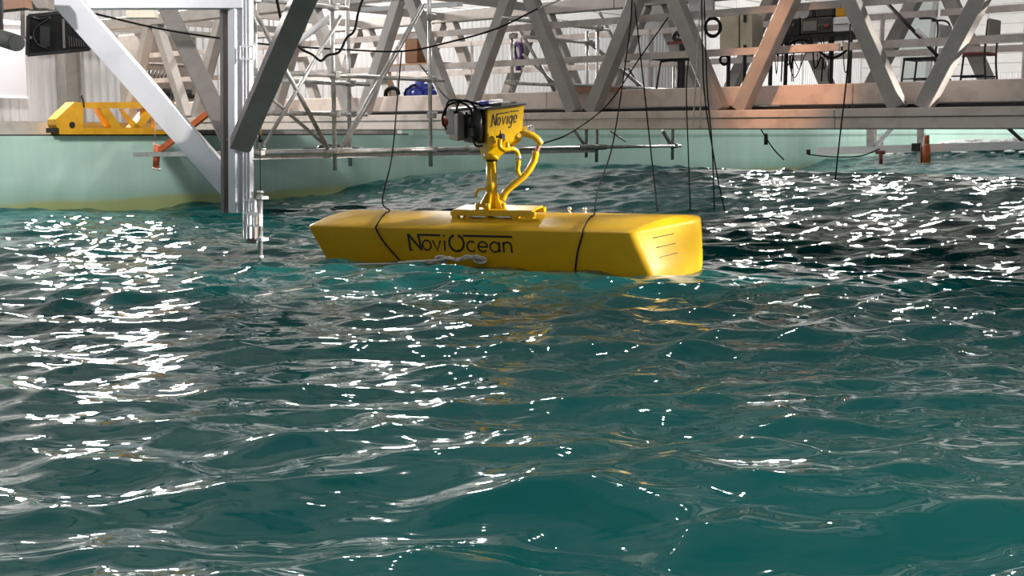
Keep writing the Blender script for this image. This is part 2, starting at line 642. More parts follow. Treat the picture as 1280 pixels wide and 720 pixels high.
me.polygons.foreach_set('loop_start', np.arange(nq, dtype=np.int32) * 4)
me.polygons.foreach_set('use_smooth', np.ones(nq, bool))
me.update(calc_edges=True)
me.materials.append(M['water'])
water = bpy.data.objects.new('basin_water', me)
COL.objects.link(water)
tag(water, 'choppy teal green water filling the indoor wave basin', 'water', kind='stuff')
print('water quads', nq)

# ------------------------------------------------------------------ buoy
PIT = math.radians(-1.0)
ROLL = math.radians(8.0)
YAW = math.radians(-27)
from mathutils import Euler
R_b = Euler((ROLL, PIT, YAW), 'XYZ').to_matrix()
tip = at(384, 282, 13.06)
HW = 0.45
TOPZ = 0.42
loc_tip = Vector((-2.1, -HW, TOPZ))
buoy_loc = tip - R_b @ loc_tip
buoy = thing('wave_energy_buoy', buoy_loc, 'long yellow float with a mast and control head, floating in the basin', 'buoy', tuple(R_b.to_euler()))
MBY = Matrix.Translation(buoy_loc) @ R_b.to_4x4()
parent_matrix[buoy.name] = MBY


def bl(x, y, z):
    return MBY @ Vector((x, y, z))


XR = 1.66      # where the nose begins


def outlines(inset, xl, xr):
    """near and far edge of the float in plan, both from the left end to the nose tip, point for point"""
    k_ = (HW - inset) / HW
    near = [(xl, 0.0), (xl, -HW * 0.6), (xl, -HW + 0.03), (xl + 0.012, -HW + 0.008), (xl + 0.04, -HW)]
    far = [(xl, 0.0), (xl, HW * 0.6), (xl, HW - 0.03), (xl + 0.012, HW - 0.008), (xl + 0.04, HW)]
    xe = XR + 0.26                       # the far side runs on a little longer
    for q in range(1, 12):
        near.append((xl + 0.04 + (xr - 0.09 - xl - 0.04) * q / 12, -HW))
        far.append((xl + 0.04 + (xe - xl - 0.04) * q / 12, HW))
    tipx, tipy = XR + 0.465 - inset, 0.24
    fx, fy = tipx - 0.035, 0.15          # end of the slanted bow face
    n1, n2, n3 = 6, 8, 3
    cn, cf = [], []
    a, b_, c_ = Vector((xr - 0.09, -HW)), Vector((xr, -HW)), Vector((xr, -HW)).lerp(Vector((fx, fy)), 0.10)
    for q in range(n1 + 1):
        t = q / n1
        cn.append(a * (1 - t) ** 2 + b_ * 2 * t * (1 - t) + c_ * t * t)
    for q in range(1, n2 + 1):
        cn.append(c_.lerp(Vector((fx, fy)), q / n2))
    for q in range(1, n3 + 1):
        t = q / n3
        cn.append(Vector((fx, fy)) * (1 - t) ** 2 + Vector((tipx, fy + 0.05)) * 2 * t * (1 - t) + Vector((tipx, tipy)) * t * t)
    m_ = len(cn)
    p0, p1, p2 = Vector((xe, HW)), Vector((tipx - 0.005, HW)), Vector((tipx, tipy))
    for q in range(m_):
        t = q / (m_ - 1)
        cf.append(p0 * (1 - t) ** 2 + p1 * 2 * t * (1 - t) + p2 * t * t)
    near += [tuple(p) for p in cn]
    far += [tuple(p) for p in cf]
    return [(x, y * k_) for x, y in near], [(x, y * k_) for x, y in far]


levels = [(-0.34, 0.16, 0.46, 0.22), (-0.22, 0.05, 0.36, 0.22), (-0.06, 0.004, 0.25, 0.20), (0.05, 0.0, 0.19, 0.155), (0.16, 0.0, 0.135, 0.105), (0.27, 0.0, 0.075, 0.055), (0.385, 0.002, 0.012, 0.0), (0.41, 0.006, 0.003, 0.0), (TOPZ, 0.018, 0.008, 0.0)]
mb = MB()
loops = []
for z, ins, rk, xo in levels:
    h, hf = outlines(ins, -2.1 + rk, XR + xo)
    full = h + hf[-2:0:-1]
    loops.append([bl(x, y, z) for x, y in full])
n = len(loops[0])
vs = [p for lp in loops for p in lp]
fs = []
for r in range(len(loops) - 1):
    for i in range(n):
        j = (i + 1) % n
        fs.append([r * n + i, r * n + j, (r + 1) * n + j, (r + 1) * n + i])
fs.append(list(range(n))[::-1])
z, ins, rk, xo = levels[-1]
h, hf = outlines(ins, -2.1 + rk, XR + xo)
nrow = 9
base = (len(loops) - 1) * n
m = len(h)
grid = [[0] * m for _ in range(nrow)]
for i in range(m):
    for r in range(nrow):
        if r == 0:
            grid[r][i] = base + i
        elif r == nrow - 1:
            grid[r][i] = base + ((n - i) % n if i > 0 else 0)
        elif i == 0 or i == m - 1:
            grid[r][i] = base + i
        else:
            t = r / (nrow - 1) * 2 - 1
            crown = 0.055 * (1 - t * t) * min(1, (m - 1 - i) / 10.0) * (1.0 if i > 5 else i / 6.0)
            a_, f_ = Vector(h[i]), Vector(hf[i])
            q_ = a_.lerp(f_, (t + 1) / 2)
            vs.append(bl(q_.x, q_.y, TOPZ + crown))
            grid[r][i] = len(vs) - 1
for r in range(nrow - 1):
    for i in range(m - 1):
        q = [grid[r][i], grid[r][i + 1], grid[r + 1][i + 1], grid[r + 1][i]]
        q2 = []
        for a in q:
            if a not in q2:
                q2.append(a)
        if len(q2) >= 3:
            fs.append(q2)
mb.add(vs, fs, True)
hull = part(mb, 'hull', M['hull'], buoy)
hm = hull.data
b = bmesh.new()
b.from_mesh(hm)
for e in b.edges:
    if len(e.link_faces) == 2 and e.calc_face_angle() > math.radians(32):
        e.smooth = False
b.to_mesh(hm)
b.free()


# stroke lettering --------------------------------------------------
def arc(cx, cy, rx, ry, a0, a1, n=18):
    return [(cx + rx * math.cos(math.radians(a0 + (a1 - a0) * k / n)), cy + ry * math.sin(math.radians(a0 + (a1 - a0) * k / n))) for k in range(n + 1)]


GLYPH = {
    'o': ([arc(.5, .5, .45, .48, 0, 360)], 1.0),
    'v': ([[(0.0, 1), (.42, 0), (.84, 1)]], .9),
    'i': ([[(.1, 0), (.1, 1)], [(.1, 1.38), (.1, 1.56)]], .32),
    'c': ([arc(.5, .5, .45, .48, 48, 312)], .95),
    'e': ([[(.06, .5), (.94, .5)] + arc(.5, .5, .45, .48, 0, 318)[0:]], 1.02),
    'a': ([arc(.48, .5, .44, .48, 0, 360), [(.94, 1), (.94, 0)]], 1.12),
    'n': ([[(.06, 0), (.06, 1)], [(.06, .55)] + arc(.44, .58, .38, .42, 165, 0, 10) + [(.82, 0)]], .98),
    'g': ([arc(.48, .5, .44, .48, 0, 360), [(.93, 1), (.93, -.15)] + arc(.48, -.15, .45, .42, 0, -150, 10)], 1.12),
}


def stroke_text(mb, strokes, f, wd, depth):
    """strokes: polylines in text coordinates; f(u, v, out) gives the world point"""
    for st in strokes:
        n = len(st)
        L_, R_ = [], []
        for i in range(n):
            a = Vector(st[max(i - 1, 0)])
            c = Vector(st[min(i + 1, n - 1)])
            t = (c - a)
            t = t.normalized() if t.length else Vector((1, 0))
            nn = Vector((-t.y, t.x)) * wd / 2
            p = Vector(st[i])
            L_.append(p + nn)
            R_.append(p - nn)
        vs = []
        for o in (0.0, depth):
            vs += [f(p.x, p.y, o) for p in L_] + [f(p.x, p.y, o) for p in R_]
        fs = []
        for i in range(n - 1):
            fs.append([2 * n + i, 2 * n + i + 1, 3 * n + i + 1, 3 * n + i])
            fs.append([i, i + 1, 2 * n + i + 1, 2 * n + i])
            fs.append([n + i, n + i + 1, 3 * n + i + 1, 3 * n + i])
        fs.append([0, n, 3 * n, 2 * n])
        fs.append([n - 1, 2 * n - 1, 4 * n - 1, 3 * n - 1])
        mb.add(vs, fs)


def place(ch, x0, sc, sx=1.0):
    g, adv = GLYPH[ch]
    return [[(x0 + px * sc * sx, py * sc) for px, py in st] for st in g], x0 + (adv * sx + 0.16) * sc


def hull_word():
    out = []
    xh = 0.108
    N = 0.168
    out.append([(0.035, 0.0), (0.0, 0.0)])
    out.append([(0.012, 0.0), (0.0, N)])
    out.append([(0.0, N), (0.145, 0.0)])
    out.append([(0.145, 0.0), (0.115, N)])
    x = 0.155
    bar0 = 0.115
    for ch in 'ov':
        st, x = place(ch, x, xh, 1.0)
        out += st
    bar1 = x - 0.02
    st, x = place('i', x + 0.01, xh)
    out += st
    x += 0.01
    out.append(arc(x + 0.085, 0.085, 0.082, 0.085, 105, 435, 24))
    bar2 = x + 0.165
    x += 0.195
    for ch in 'cean':
        st, x = place(ch, x, xh, 1.05)
        out += st
    bars = [[(bar0, N - 0.006), (bar1, N - 0.006)], [(bar2, N - 0.004), (x - 0.02, N - 0.004)]]
    return out, bars, x


st, bars, wlen = hull_word()
SCX = 1.24 / wlen
LX0, LZ0 = None, None
pL = MBY.inverted() @ at(509, 311, 12.55)


def hull_text_pt(u_, v_, o):
    return bl(TX0 + u_ * SCX, -HW - o * 1.0 - 0.0005, TZ0 + v_)


# start of the word on the near side
TX0 = pL.x
TZ0 = 0.175
rr = ray(512, 312)
nrm_b = R_b @ Vector((0, -1, 0))
pp = EYE + rr * ((bl(0, -HW, 0) - EYE).dot(nrm_b) / rr.dot(nrm_b))
pl_ = MBY.inverted() @ pp
TX0, TZ0 = pl_.x, pl_.z
mb = MB()
stroke_text(mb, st[4:-5] if False else st, hull_text_pt, 0.018, 0.003)
stroke_text(mb, [q for q in st if max(p[1] for p in q) > 0.16 and len(q) != 2 or q in st[1:4]], hull_text_pt, 0.024, 0.0033)
stroke_text(mb, bars, hull_text_pt, 0.021, 0.0036)
part(mb, 'lettering', M['letter'], buoy, 'black lettering along the yellow side')

# fine draught marks on the nose
for zz, xo_ in ((0.33, 0.025), (0.235, 0.065), (0.14, 0.104)):
    hh = outlines(-0.007, -2.0, XR + xo_)[0]
    seg = [bl(x, y, zz) for x, y in hh[-10:-6]]
    part(MB().tube(seg, 0.0035, 5), 'draught_mark', M['letter'], buoy)

# deck frame under the mast
ym = 0.02
mast_base_y = 12.55


def inv(p):
    return MBY.inverted() @ p


def crown_pt(px, y_loc):
    """point of the hull top under picture column px on the lengthwise line y_loc"""
    n_ = R_b @ Vector((0, 1, 0))
    r = ray(px, 262)
    p = EYE + r * ((bl(0, y_loc, 0) - EYE).dot(n_) / r.dot(n_))
    return inv(p).x


mx = crown_pt(615, 0.0)
x0 = crown_pt(562, -0.15)
x1 = crown_pt(667, -0.15)
TZ = TOPZ + 0.05
for y_ in (-0.12, 0.12):
    part(MB().box(bl((x0 + x1) / 2, y_, TZ + 0.045), (x1 - x0, 0.05, 0.05), R_b @ Vector((1, 0, 0)), R_b @ Vector((0, 1, 0)), bev=0.006), 'deck_rail', M['yellow'], buoy)
part(MB().box(bl((x0 + x1) / 2, 0, TZ + 0.075), (x1 - x0 - 0.06, 0.27, 0.02), R_b @ Vector((1, 0, 0)), R_b @ Vector((0, 1, 0)), bev=0.004), 'base_plate', M['yellow'], buoy)
for k in range(6):
    xx = x0 + 0.05 + (x1 - x0 - 0.1) * k / 5
    part(MB().box(bl(xx, -0.115, TZ + 0.01), (0.07, 0.07, 0.06), R_b @ Vector((1, 0, 0)), R_b @ Vector((0, 1, 0)), bev=0.005), 'mounting_foot', M['yellow'], buoy)
for k, y_ in enumerate((-0.15, -0.15)):
    xx = x0 + (0.33, 0.62)[k]
    part(MB().cyl(bl(xx - 0.1, y_, TZ + 0.015), bl(xx + 0.1, y_, TZ + 0.015), 0.012, 8), 'clamp_rod', M['steel'], buoy)
zb = TZ + 0.085
# mast column (upright in the photograph)
base_w = bl(mx, 0, zb)
UP = Vector((0, 0, 1))
YM = base_w.y


def mp(px, py, dy=0.0):
    return at(px, py, YM + dy)


top_w = mp(614.5, 199)
part(MB().cyl(base_w - UP * 0.02, top_w, 0.056, 20), 'mast', M['yellow'], buoy)
part(MB().cyl(mp(614.5, 202), mp(614.5, 195), 0.06, 20), 'collar', M['black'], buoy, 'black collar at the top of the mast')
for k in range(6):
    a = 2 * PI * k / 6 + 0.3
    dv = Vector((math.cos(a), math.sin(a), 0))
    part(MB().prism([base_w + dv * 0.05 - UP * 0.0 + dv.cross(UP) * -0.008, base_w + dv * 0.15 + dv.cross(UP) * -0.008, base_w + dv * 0.05 + UP * 0.17 + dv.cross(UP) * -0.008], dv.cross(UP) * 0.016), 'gusset', M['yellow'], buoy)
for k in range(5):
    a = 2 * PI * k / 5 + 0.7
    dv = Vector((math.cos(a), math.sin(a), 0))
    q = base_w + dv * 0.15
    part(MB().cyl(q - UP * 0.02, q + UP * 0.05, 0.022, 8), 'bolt', M['yellow'], buoy)
part(MB().tube(smooth_path([mp(594, 246), mp(597, 238), mp(608, 236), mp(614, 244)], 5), 0.016, 8), 'base_pipe', M['yellow'], buoy)

# head: box turned a little to the right, tilted a few degrees
fl_b, fr_b, fl_t, fr_t = mp(611, 180, -0.20), mp(652, 175, -0.06), mp(611, 136, -0.22), mp(655, 132, -0.04)
ex = (fr_b - fl_b).normalized()
hz = (fl_t - fl_b).normalized()
hn = ex.cross(hz).normalized()           # towards the camera or away
if hn.y > 0:
    hn = -hn
_r = ray(655, 132)
fr_t = EYE + _r * ((fl_b - EYE).dot(hn) / _r.dot(hn))
back = -hn * 0.36
taper = ex * 0.0
mb = MB()
vs = [fl_b, fr_b, fr_t, fl_t, fl_b + back, fr_b + back, fr_t + back, fl_t + back]
mb.add(vs, [[0, 1, 2, 3], [5, 4, 7, 6], [1, 5, 6, 2], [4, 0, 3, 7], [3, 2, 6, 7], [0, 4, 5, 1]])
head = part(mb, 'control_head', M['yellow'], buoy)
part(MB().prism([fl_b - ex * 0.0015 + hn * 0.0015, fl_t - ex * 0.0015 + hn * 0.0015, fl_t - ex * 0.0015 + hn * 0.0015 + back, fl_b - ex * 0.0015 + back], -ex * 0.012), 'side_panel', M['amber'], head)
# lid
lc = (fl_t + fr_t + fl_t + back + fr_t + back) / 4
part(MB().box(lc + hz * 0.012 - ex * 0.03, (0.46, 0.46, 0.02), ex, -hn, hz, bev=0.004), 'lid', M['darkgrey'], head, 'dark lid plate')
for (a, b_, hh, mm, nm) in ((-0.10, -0.10, 0.03, 'black', 'circuit_tray'), (0.02, -0.06, 0.025, 'olive', 'circuit_board'), (0.10, -0.02, 0.02, 'darkgrey', 'circuit_board'), (-0.18, 0.05, 0.05, 'blue', 'blue_wrap'), (-0.02, 0.06, 0.05, 'white', 'white_wrap')):
    part(MB().box(lc + hz * (0.022 + hh / 2) + ex * a + hn * -b_, (0.11, 0.13, hh), ex, -hn, hz, bev=0.006), nm, M[mm], head)
# funnel below the box
bc = (fl_b + fr_b) / 2 + back / 2
mb = MB()
top = [fl_b, fr_b, fr_b + back, fl_b + back]
cc = mp(614.5, 195.5)
mid = [p + (cc - bc) * 0.42 + (bc - p) * 0.25 for p in top]
bot = [cc + (ex * a + hn * b_) * 0.075 for a, b_ in ((-1, 1), (1, 1), (1, -1), (-1, -1))]
vs = top + mid + bot
fs = []
for r in range(2):
    for i in range(4):
        j = (i + 1) % 4
        fs.append([r * 4 + i, r * 4 + j, r * 4 + 4 + j, r * 4 + 4 + i])
fs += [[3, 2, 1, 0], [8, 9, 10, 11]]
mb.add(vs, fs)
part(mb, 'neck_cone', M['yellow'], head)
part(MB().cyl(cc - UP * 0.03, cc + UP * 0.03, 0.085, 20), 'neck_flange', M['yellow'], head)


# head lettering
def head_pt(u_, v_, o):
    return fl_b + ex * u_ + hz * v_ + hn * (o + 0.0005)


hst, hbars = [], []
xh = 0.07
hx0, hz0 = 0.03, 0.175
NN = 0.122
SH = 0.22
raw = [[(0.0, 0), (-0.0, NN)], [(0.0, NN), (0.07, 0)], [(0.07, 0), (0.07, NN)], [(-0.025, 0), (0.0, 0)]]
x = 0.092
b0 = 0.055
mark = {}
for ch in 'ovige':
    if ch in 'vi':
        x += 0.012
    mark[ch] = x
    s2, x = place(ch, x, 0.078, 0.86 if ch == 'v' else 0.74)
    raw += s2
    x += 0.004
hst = [[(hx0 + (a + b_ * SH) * 0.97, hz0 + b_ + a * 0.03) for a, b_ in s2] for s2 in raw]
hbars = [[(hx0 + 0.07 + NN * SH, hz0 + NN - 0.003), (hx0 + mark['i'] + 0.005, hz0 + NN - 0.001)], [(hx0 + mark['g'] + 0.02, hz0 + NN + 0.004), (hx0 + x + 0.01, hz0 + NN + 0.006)]]
mb = MB()
kf = 0.295 / x
print('kf', kf)
hst = [[(hx0 + (a - hx0) * kf, b_) for a, b_ in q] for q in hst]
hbars = [[(hx0 + (a - hx0) * kf, b_) for a, b_ in q] for q in hbars]
stroke_text(mb, hst, head_pt, 0.0095, 0.003)
stroke_text(mb, hbars, head_pt, 0.0105, 0.0036)
part(mb, 'lettering', M['letter'], head, 'thin black slanted lettering')


def side_pt(u_, v_, o):
    return fl_b - ex * (0.0145 + o) - hn * (0.12 - u_) + hz * v_


mb = MB()
s2, _ = place('e', 0.03, 0.06, 0.9)
stroke_text(mb, [[(a, b_ + 0.195) for a, b_ in q] for q in s2], side_pt, 0.009, 0.003)
stroke_text(mb, [[(0.02, 0.285), (0.10, 0.285)]], side_pt, 0.009, 0.003)
part(mb, 'lettering', M['letter'], head)
# battery packs and cables hung on the left side
for k, (xa, xb, ya, yb, dy, mm) in enumerate(((589, 605, 137, 178, -0.14, 'black'), (582, 589, 146, 178, -0.16, 'grey'), (572, 582, 142, 172, -0.06, 'black'), (564, 572, 141, 175, -0.12, 'grey'), (559, 565, 137, 168, -0.02, 'black'))):
    p0 = mp((xa + xb) / 2, yb, dy)
    p1 = mp((xa + xb) / 2, ya, dy)
    wd = (xb - xa) / FPX * YM
    part(MB().box((p0 + p1) / 2 + Vector((0.02, 0.12, 0)), (wd + 0.01, 0.26, (p1 - p0).length), ex, -hn, hz, bev=0.01), 'battery_pack', M[mm], head)
part(MB().box(mp(585, 135, 0.05), (0.36, 0.24, 0.03), ex, -hn, hz, bev=0.008), 'bracket', M['darkgrey'], head)
part(MB().cyl(mp(597, 136, -0.18), mp(598, 176, -0.18), 0.055, 12), 'pressure_tube', M['black'], head)
part(MB().ball(mp(556, 153, -0.08), 0.04, 10, 6, (0.9, 0.8, 1.2)), 'red_buoy_cap', M['red'], head, 'red float cap')
for pts in ([(558, 162), (553, 148), (560, 132), (575, 128), (588, 136), (590, 150), (586, 160)],
            [(570, 140), (574, 128), (584, 126), (594, 134), (596, 142)],
            [(556, 145), (560, 128), (570, 125), (590, 128), (604, 132)],
            [(590, 170), (595, 182), (604, 182)],
            [(583, 140), (584, 150), (586, 158), (600, 158)]):
    part(MB().tube(smooth_path([mp(a, b_, -0.22) for a, b_ in pts], 6), 0.011, 6), 'cable', M['rope_black'], head)
# valve and fittings on the front
vc = mp(626, 170, -0.20)
part(MB().cyl(vc, vc + hn * 0.05, 0.028, 12).cyl(vc + hn * 0.05, vc + hn * 0.07, 0.02, 10), 'valve', M['darkgrey'], head, 'dark valve on the yellow front')
part(MB().cyl(mp(620.5, 171, -0.20), mp(632, 171, -0.23), 0.014, 8).cyl(mp(626, 171, -0.23), mp(626, 163, -0.23), 0.010, 8), 'valve_stem', M['rust'], head)
pb = mp(648, 169, -0.16)
part(MB().cyl(pb, pb + hn * 0.02, 0.024, 12), 'plug', M['amber'], head)
# silver fitting and hoses at the right
part(MB().cyl(mp(655, 164, 0.05), mp(667, 162, 0.02), 0.055, 16), 'pump_cap', M['steel'], head, 'silver cap on the right side')
part(MB().tube(smooth_path([mp(654, 167, -0.06), mp(662, 168, -0.08), mp(671, 173, -0.08), mp(676, 180, -0.06)], 6), 0.034, 10), 'hose', M['yellow'], head)
part(MB().tube(smooth_path([mp(674, 178, -0.06), mp(673, 184, -0.06), mp(670, 190, -0.06)], 4), 0.022, 10), 'hose_clamp', M['rust'], head, 'rusty hose clamp')
part(MB().tube(smooth_path([mp(670, 189, -0.06), mp(667, 202, -0.05), mp(657, 218, -0.05), mp(643, 230, -0.05), mp(632, 240, -0.04), mp(628, 250, -0.03)], 6), 0.036, 10), 'hose', M['yellow'], buoy)
part(MB().tube(smooth_path([mp(625, 174, -0.2), mp(625, 183, -0.2), mp(630, 187, -0.2), mp(641, 186, -0.16), mp(647, 191, -0.12), mp(648, 203, -0.10), mp(647, 213, -0.08), mp(650, 219, -0.06)], 6), 0.024, 10), 'pipe', M['yellow'], buoy)
part(MB().tube(smooth_path([mp(634, 178, -0.18), mp(635, 184, -0.18), mp(638, 187, -0.17)], 4), 0.02, 8), 'pipe', M['yellow'], buoy)
part(MB().cyl(mp(648, 194, -0.115), mp(648, 200, -0.105), 0.03, 10), 'pipe_joint', M['steel'], buoy, 'bare metal pipe joint')
for px in (656, 712, 731):
    q = crown_pt(px, 0.30)
    part(MB().cyl(bl(q, 0.30, TOPZ - 0.01), bl(q, 0.30, TOPZ + 0.06), 0.012, 8).ball(bl(q, 0.30, TOPZ + 0.07), 0.022, 8, 6), 'sensor_stud', M['steel'], buoy, 'small silver stud')
q0, q1 = crown_pt(648, -0.2), crown_pt(676, -0.2)
part(MB().box(bl((q0 + q1) / 2, -0.2, TZ + 0.0), (0.22, 0.035, 0.03), R_b @ Vector((1, 0, 0)), R_b @ Vector((0, 1, 0)), bev=0.005), 'mounting_foot', M['yellow'], buoy)

# ------------------------------------------------------------------ bridge
bridge = thing('truss_bridge', L(0, 0, 0), 'long taupe steel truss bridge crossing the basin from wall to right edge', 'bridge', (0, 0, ROTB))
S0, S1 = -10.55, 9.5
Z_B, Z_T = 1.385, 1.61
DREAR = 3.2
seglen = (S1 - S0) / 4


def beam_run(name, d, z0, z1, wd, m, n=4, gap=0.008, sa=-8.75):
    step = (S1 - sa) / n
    for k in range(n):
        a = sa + k * step
        part(MB().box(L(a + step / 2, d, (z0 + z1) / 2), (step - gap, wd, z1 - z0), AX, BX, bev=0.008), name, m, bridge)


beam_run('lower_chord', 0.0, 1.515, Z_T, 0.30, M['beam'])
beam_run('lower_flange', 0.02, Z_B, 1.507, 0.30, M['beam'])
beam_run('gap_shade', 0.26, 1.55, 1.66, 0.05, M['iron'], 4)  # dark strip standing in for the shade in the gap below the side board
beam_run('side_board', 0.33, 1.665, 1.905, 0.06, M['beam'], 4)
beam_run('rear_lower_chord', DREAR, 1.385, 1.62, 0.30, M['beam'], 4)
ZTOP = 3.32
beam_run('upper_chord', 0.0, ZTOP, ZTOP + 0.2, 0.22, M['truss'], 4, sa=S0)
beam_run('rear_upper_chord', DREAR, ZTOP, ZTOP + 0.2, 0.22, M['truss'], 4, sa=S0)
nodes = [1.26 + 2.25 * k for k in range(-6, 4)]
for d in (0.0, DREAR):
    for sn in nodes:
        for sg in (-1, 1):
            a = L(sn + sg * 0.14, d, Z_T)
            b_ = L(sn + sg * (1.125 - 0.12), d, ZTOP + 0.02)
            if sn + sg * 1.1 < S0:
                continue
            part(MB().bar(a, b_, 0.17, 0.17, up=BX, bev=0.006), 'diagonal_brace', M['truss'], bridge)
for k in range(-6, 5):
    sn = 1.26 + 2.25 * k - 1.125
    part(MB().bar(L(sn, 0, ZTOP + 0.1), L(sn, DREAR, ZTOP + 0.1), 0.1, 0.12), 'cross_beam', M['truss'], bridge)
# handrails
for d, z in ((0.22, 2.80), (0.22, 2.32), (DREAR - 0.2, 2.90), (DREAR - 0.2, 2.40)):
    for k in range(3):
        a = S0 + 1.0 + k * 7.2
        b_ = min(a + 7.15, S1)
        part(MB().bar(L(a, d, z), L(b_, d, z), 0.05, 0.085), 'handrail', M['rail'], bridge)
for k in range(12):
    sn = S0 + 1.3 + k * 1.9
    part(MB().bar(L(sn, DREAR - 0.2, 1.62), L(sn, DREAR - 0.2, 2.93), 0.05, 0.05), 'rail_post', M['rail'], bridge)
FLOOR_Z = 1.80
for k in range(18):
    sn = S0 + 0.7 + k * 1.25
    if -1.4 < sn < 1.2:
        continue
    part(MB().box(L(sn, 1.7, FLOOR_Z - 0.02), (1.22, 2.5, 0.04), AX, BX), 'floor_panel', M['darkgrey'], bridge)
for k in range(12):
    sn = S0 + 0.9 + k * 1.95
    if -1.0 < sn < 0.9:
        continue
    part(MB().bar(L(sn, 0.40, 1.70), L(sn, DREAR, 1.70), 0.08, 0.12), 'floor_joist', M['beam'], bridge)
# small bright panel bits above the top chord
part(MB().bar(on_d(455, 12, 0.1), on_d(575, 5, 0.1), 0.12, 0.06), 'conduit', M['white'], bridge)
# plank resting on the side board
pk = MB().bar(on_d(711, 112, 0.33), on_d(774, 112, 0.33), 0.30, 0.06)
tag(pk.build('timber_plank', M['rust']), 'rusty brown plank lying across the bridge side board', 'plank')

# ------------------------------------------------------------------ scaffold
SF, SR = 0.256, -0.40
scaf = thing('tube_scaffold', L(SF, -3.5, 0.9), 'galvanised tube scaffold standing in front of and under the bridge', 'scaffold', (0, 0, ROTB))
TR = 0.0255


def post(s, d, z0, z1):
    part(MB().cyl(L(s, d, z0), L(s, d, z1), TR, 10), 'upright', M['galv'], scaf)


FD = {322: d_of(322, SF), 418: d_of(418, SF), 538: d_of(538, SF), 746: d_of(746, SF), 841: d_of(841, SF)}
RD = {437: d_of(437, SR), 640: d_of(640, SR), 733: d_of(733, SR)}
post(SF, FD[322], 1.10, 3.2)
post(SF, FD[418], 0.90, 3.3)
post(SF, FD[538], 0.91, 3.3)
post(SF, FD[746], 0.90, 2.95)
post(SF, FD[841], 0.90, 2.45)
post(SR, RD[437], 0.92, 3.1)
post(SR, RD[640], 1.9, 2.7)
post(SR, RD[733], 0.95, 2.9)


def ledger(s, da, db, z, off=-0.05, r=TR, name='ledger'):
    part(MB().cyl(L(s + 0.05, da, z), L(s + 0.05, db, z), r, 10), name, M['galv'], scaf)


d22, d18, d38, d46, d41 = FD[322], FD[418], FD[538], FD[746], FD[841]
ledger(SF, d22 - 0.15, d46 + 0.1, 1.125, r=0.032)
ledger(SF, d46 - 0.6, d41 + 0.15, 1.125)
ledger(SF, d22, d18 + 0.15, 1.56)
ledger(SF, d22, d38 + 0.2, 2.003)
ledger(SF, d22 - 0.1, d18 + 0.2, 2.78)
ledger(SF, d46 - 1.0, d41 + 0.2, 2.02)
ledger(SF, d46 - 2.2, d46 + 0.2, 2.86)
ledger(SR, RD[437] - 1.5, RD[437] + 0.25, 1.57)
ledger(SR, RD[437] - 1.2, RD[733] + 0.3, 1.10)
ledger(SR, RD[437] - 1.4, RD[437] + 0.3, 1.95)
ledger(SR, RD[640] - 0.2, RD[733] + 1.7, 2.05)
ledger(SR, RD[640] + 0.2, RD[733] + 0.2, 2.72)
# walking planks on the lowest level
part(MB().box(L(-0.07, (d22 + d38) / 2 + 0.2, 1.075), (0.5, d38 - d22 + 0.5, 0.06), AX, BX), 'plank', M['coupler'], scaf)
part(MB().box(L(-0.07, (d38 + d46) / 2 + 0.2, 1.075), (0.5, d46 - d38 - 0.2, 0.06), AX, BX), 'plank', M['coupler'], scaf)


def brace(p0, p1, m='galv', r=0.022):
    part(MB().cyl(p0, p1, r, 8), 'brace', M[m], scaf)


def sd(px, py, s=SF + 0.09):
    return on_s(px, py, s)


brace(sd(530, 6), sd(430, 183))
brace(sd(527, 6, SF + 0.14), sd(426, 183, SF + 0.14), r=0.015)
brace(sd(426, 20), sd(330, 182))
brace(sd(315, 8), sd(410, 186), 'coupler', 0.026)
brace(sd(336, 120, SF + 0.05), sd(405, 180, SF + 0.05), 'coupler')
brace(on_s(413, 21, -0.6), on_s(366, 57, -0.6), 'white', 0.04)
brace(on_s(733, 50, SR), on_s(806, 112, SR), 'coupler', 0.03)
brace(on_s(749, 15, SR), on_s(800, 112, SR), 'coupler', 0.025)
brace(on_s(650, 38, SR), on_s(694, 115, SR), 'coupler', 0.025)
brace(on_s(654, 68, SR), on_s(700, 110, SR), 'coupler', 0.02)
brace(on_s(718, 163, SR), on_s(731, 182, SR), 'coupler', 0.025)
brace(on_s(762, 163, SR), on_s(782, 177, SR), 'coupler', 0.015)
brace(on_s(828, 163, SF), on_s(839, 182, SF), 'coupler', 0.03)
for s, ds, zs in ((SF, (d22, d18, d38), (1.125, 1.56, 2.003, 2.78)), (SF, (d46, d41), (1.125, 2.02)), (SF, (d46,), (2.86,)), (SR, (RD[437],), (1.10, 1.57, 1.95)), (SR, (RD[733], RD[640]), (2.05, 2.72))):
    for d in ds:
        for z in zs:
            if d == d38 and z in (1.56, 2.78):
                pass
            part(MB().box(L(s + 0.025, d, z), (0.12, 0.085, 0.075), AX, BX, bev=0.012).cyl(L(s + 0.05, d - 0.05, z + 0.03), L(s + 0.05, d + 0.07, z + 0.03), 0.014, 6), 'coupler', M['coupler'], scaf)
part(MB().cyl(L(SF + 0.05, d38 + 0.62, 1.125), L(SF + 0.05, d38 + 1.0, 1.125), 0.045, 10), 'sleeve', M['coupler'], scaf)
part(MB().cyl(L(SF + 0.05, d46 - 0.5, 1.125), L(SF + 0.05, d46 + 0.15, 1.125), 0.042, 10), 'sleeve', M['coupler'], scaf)
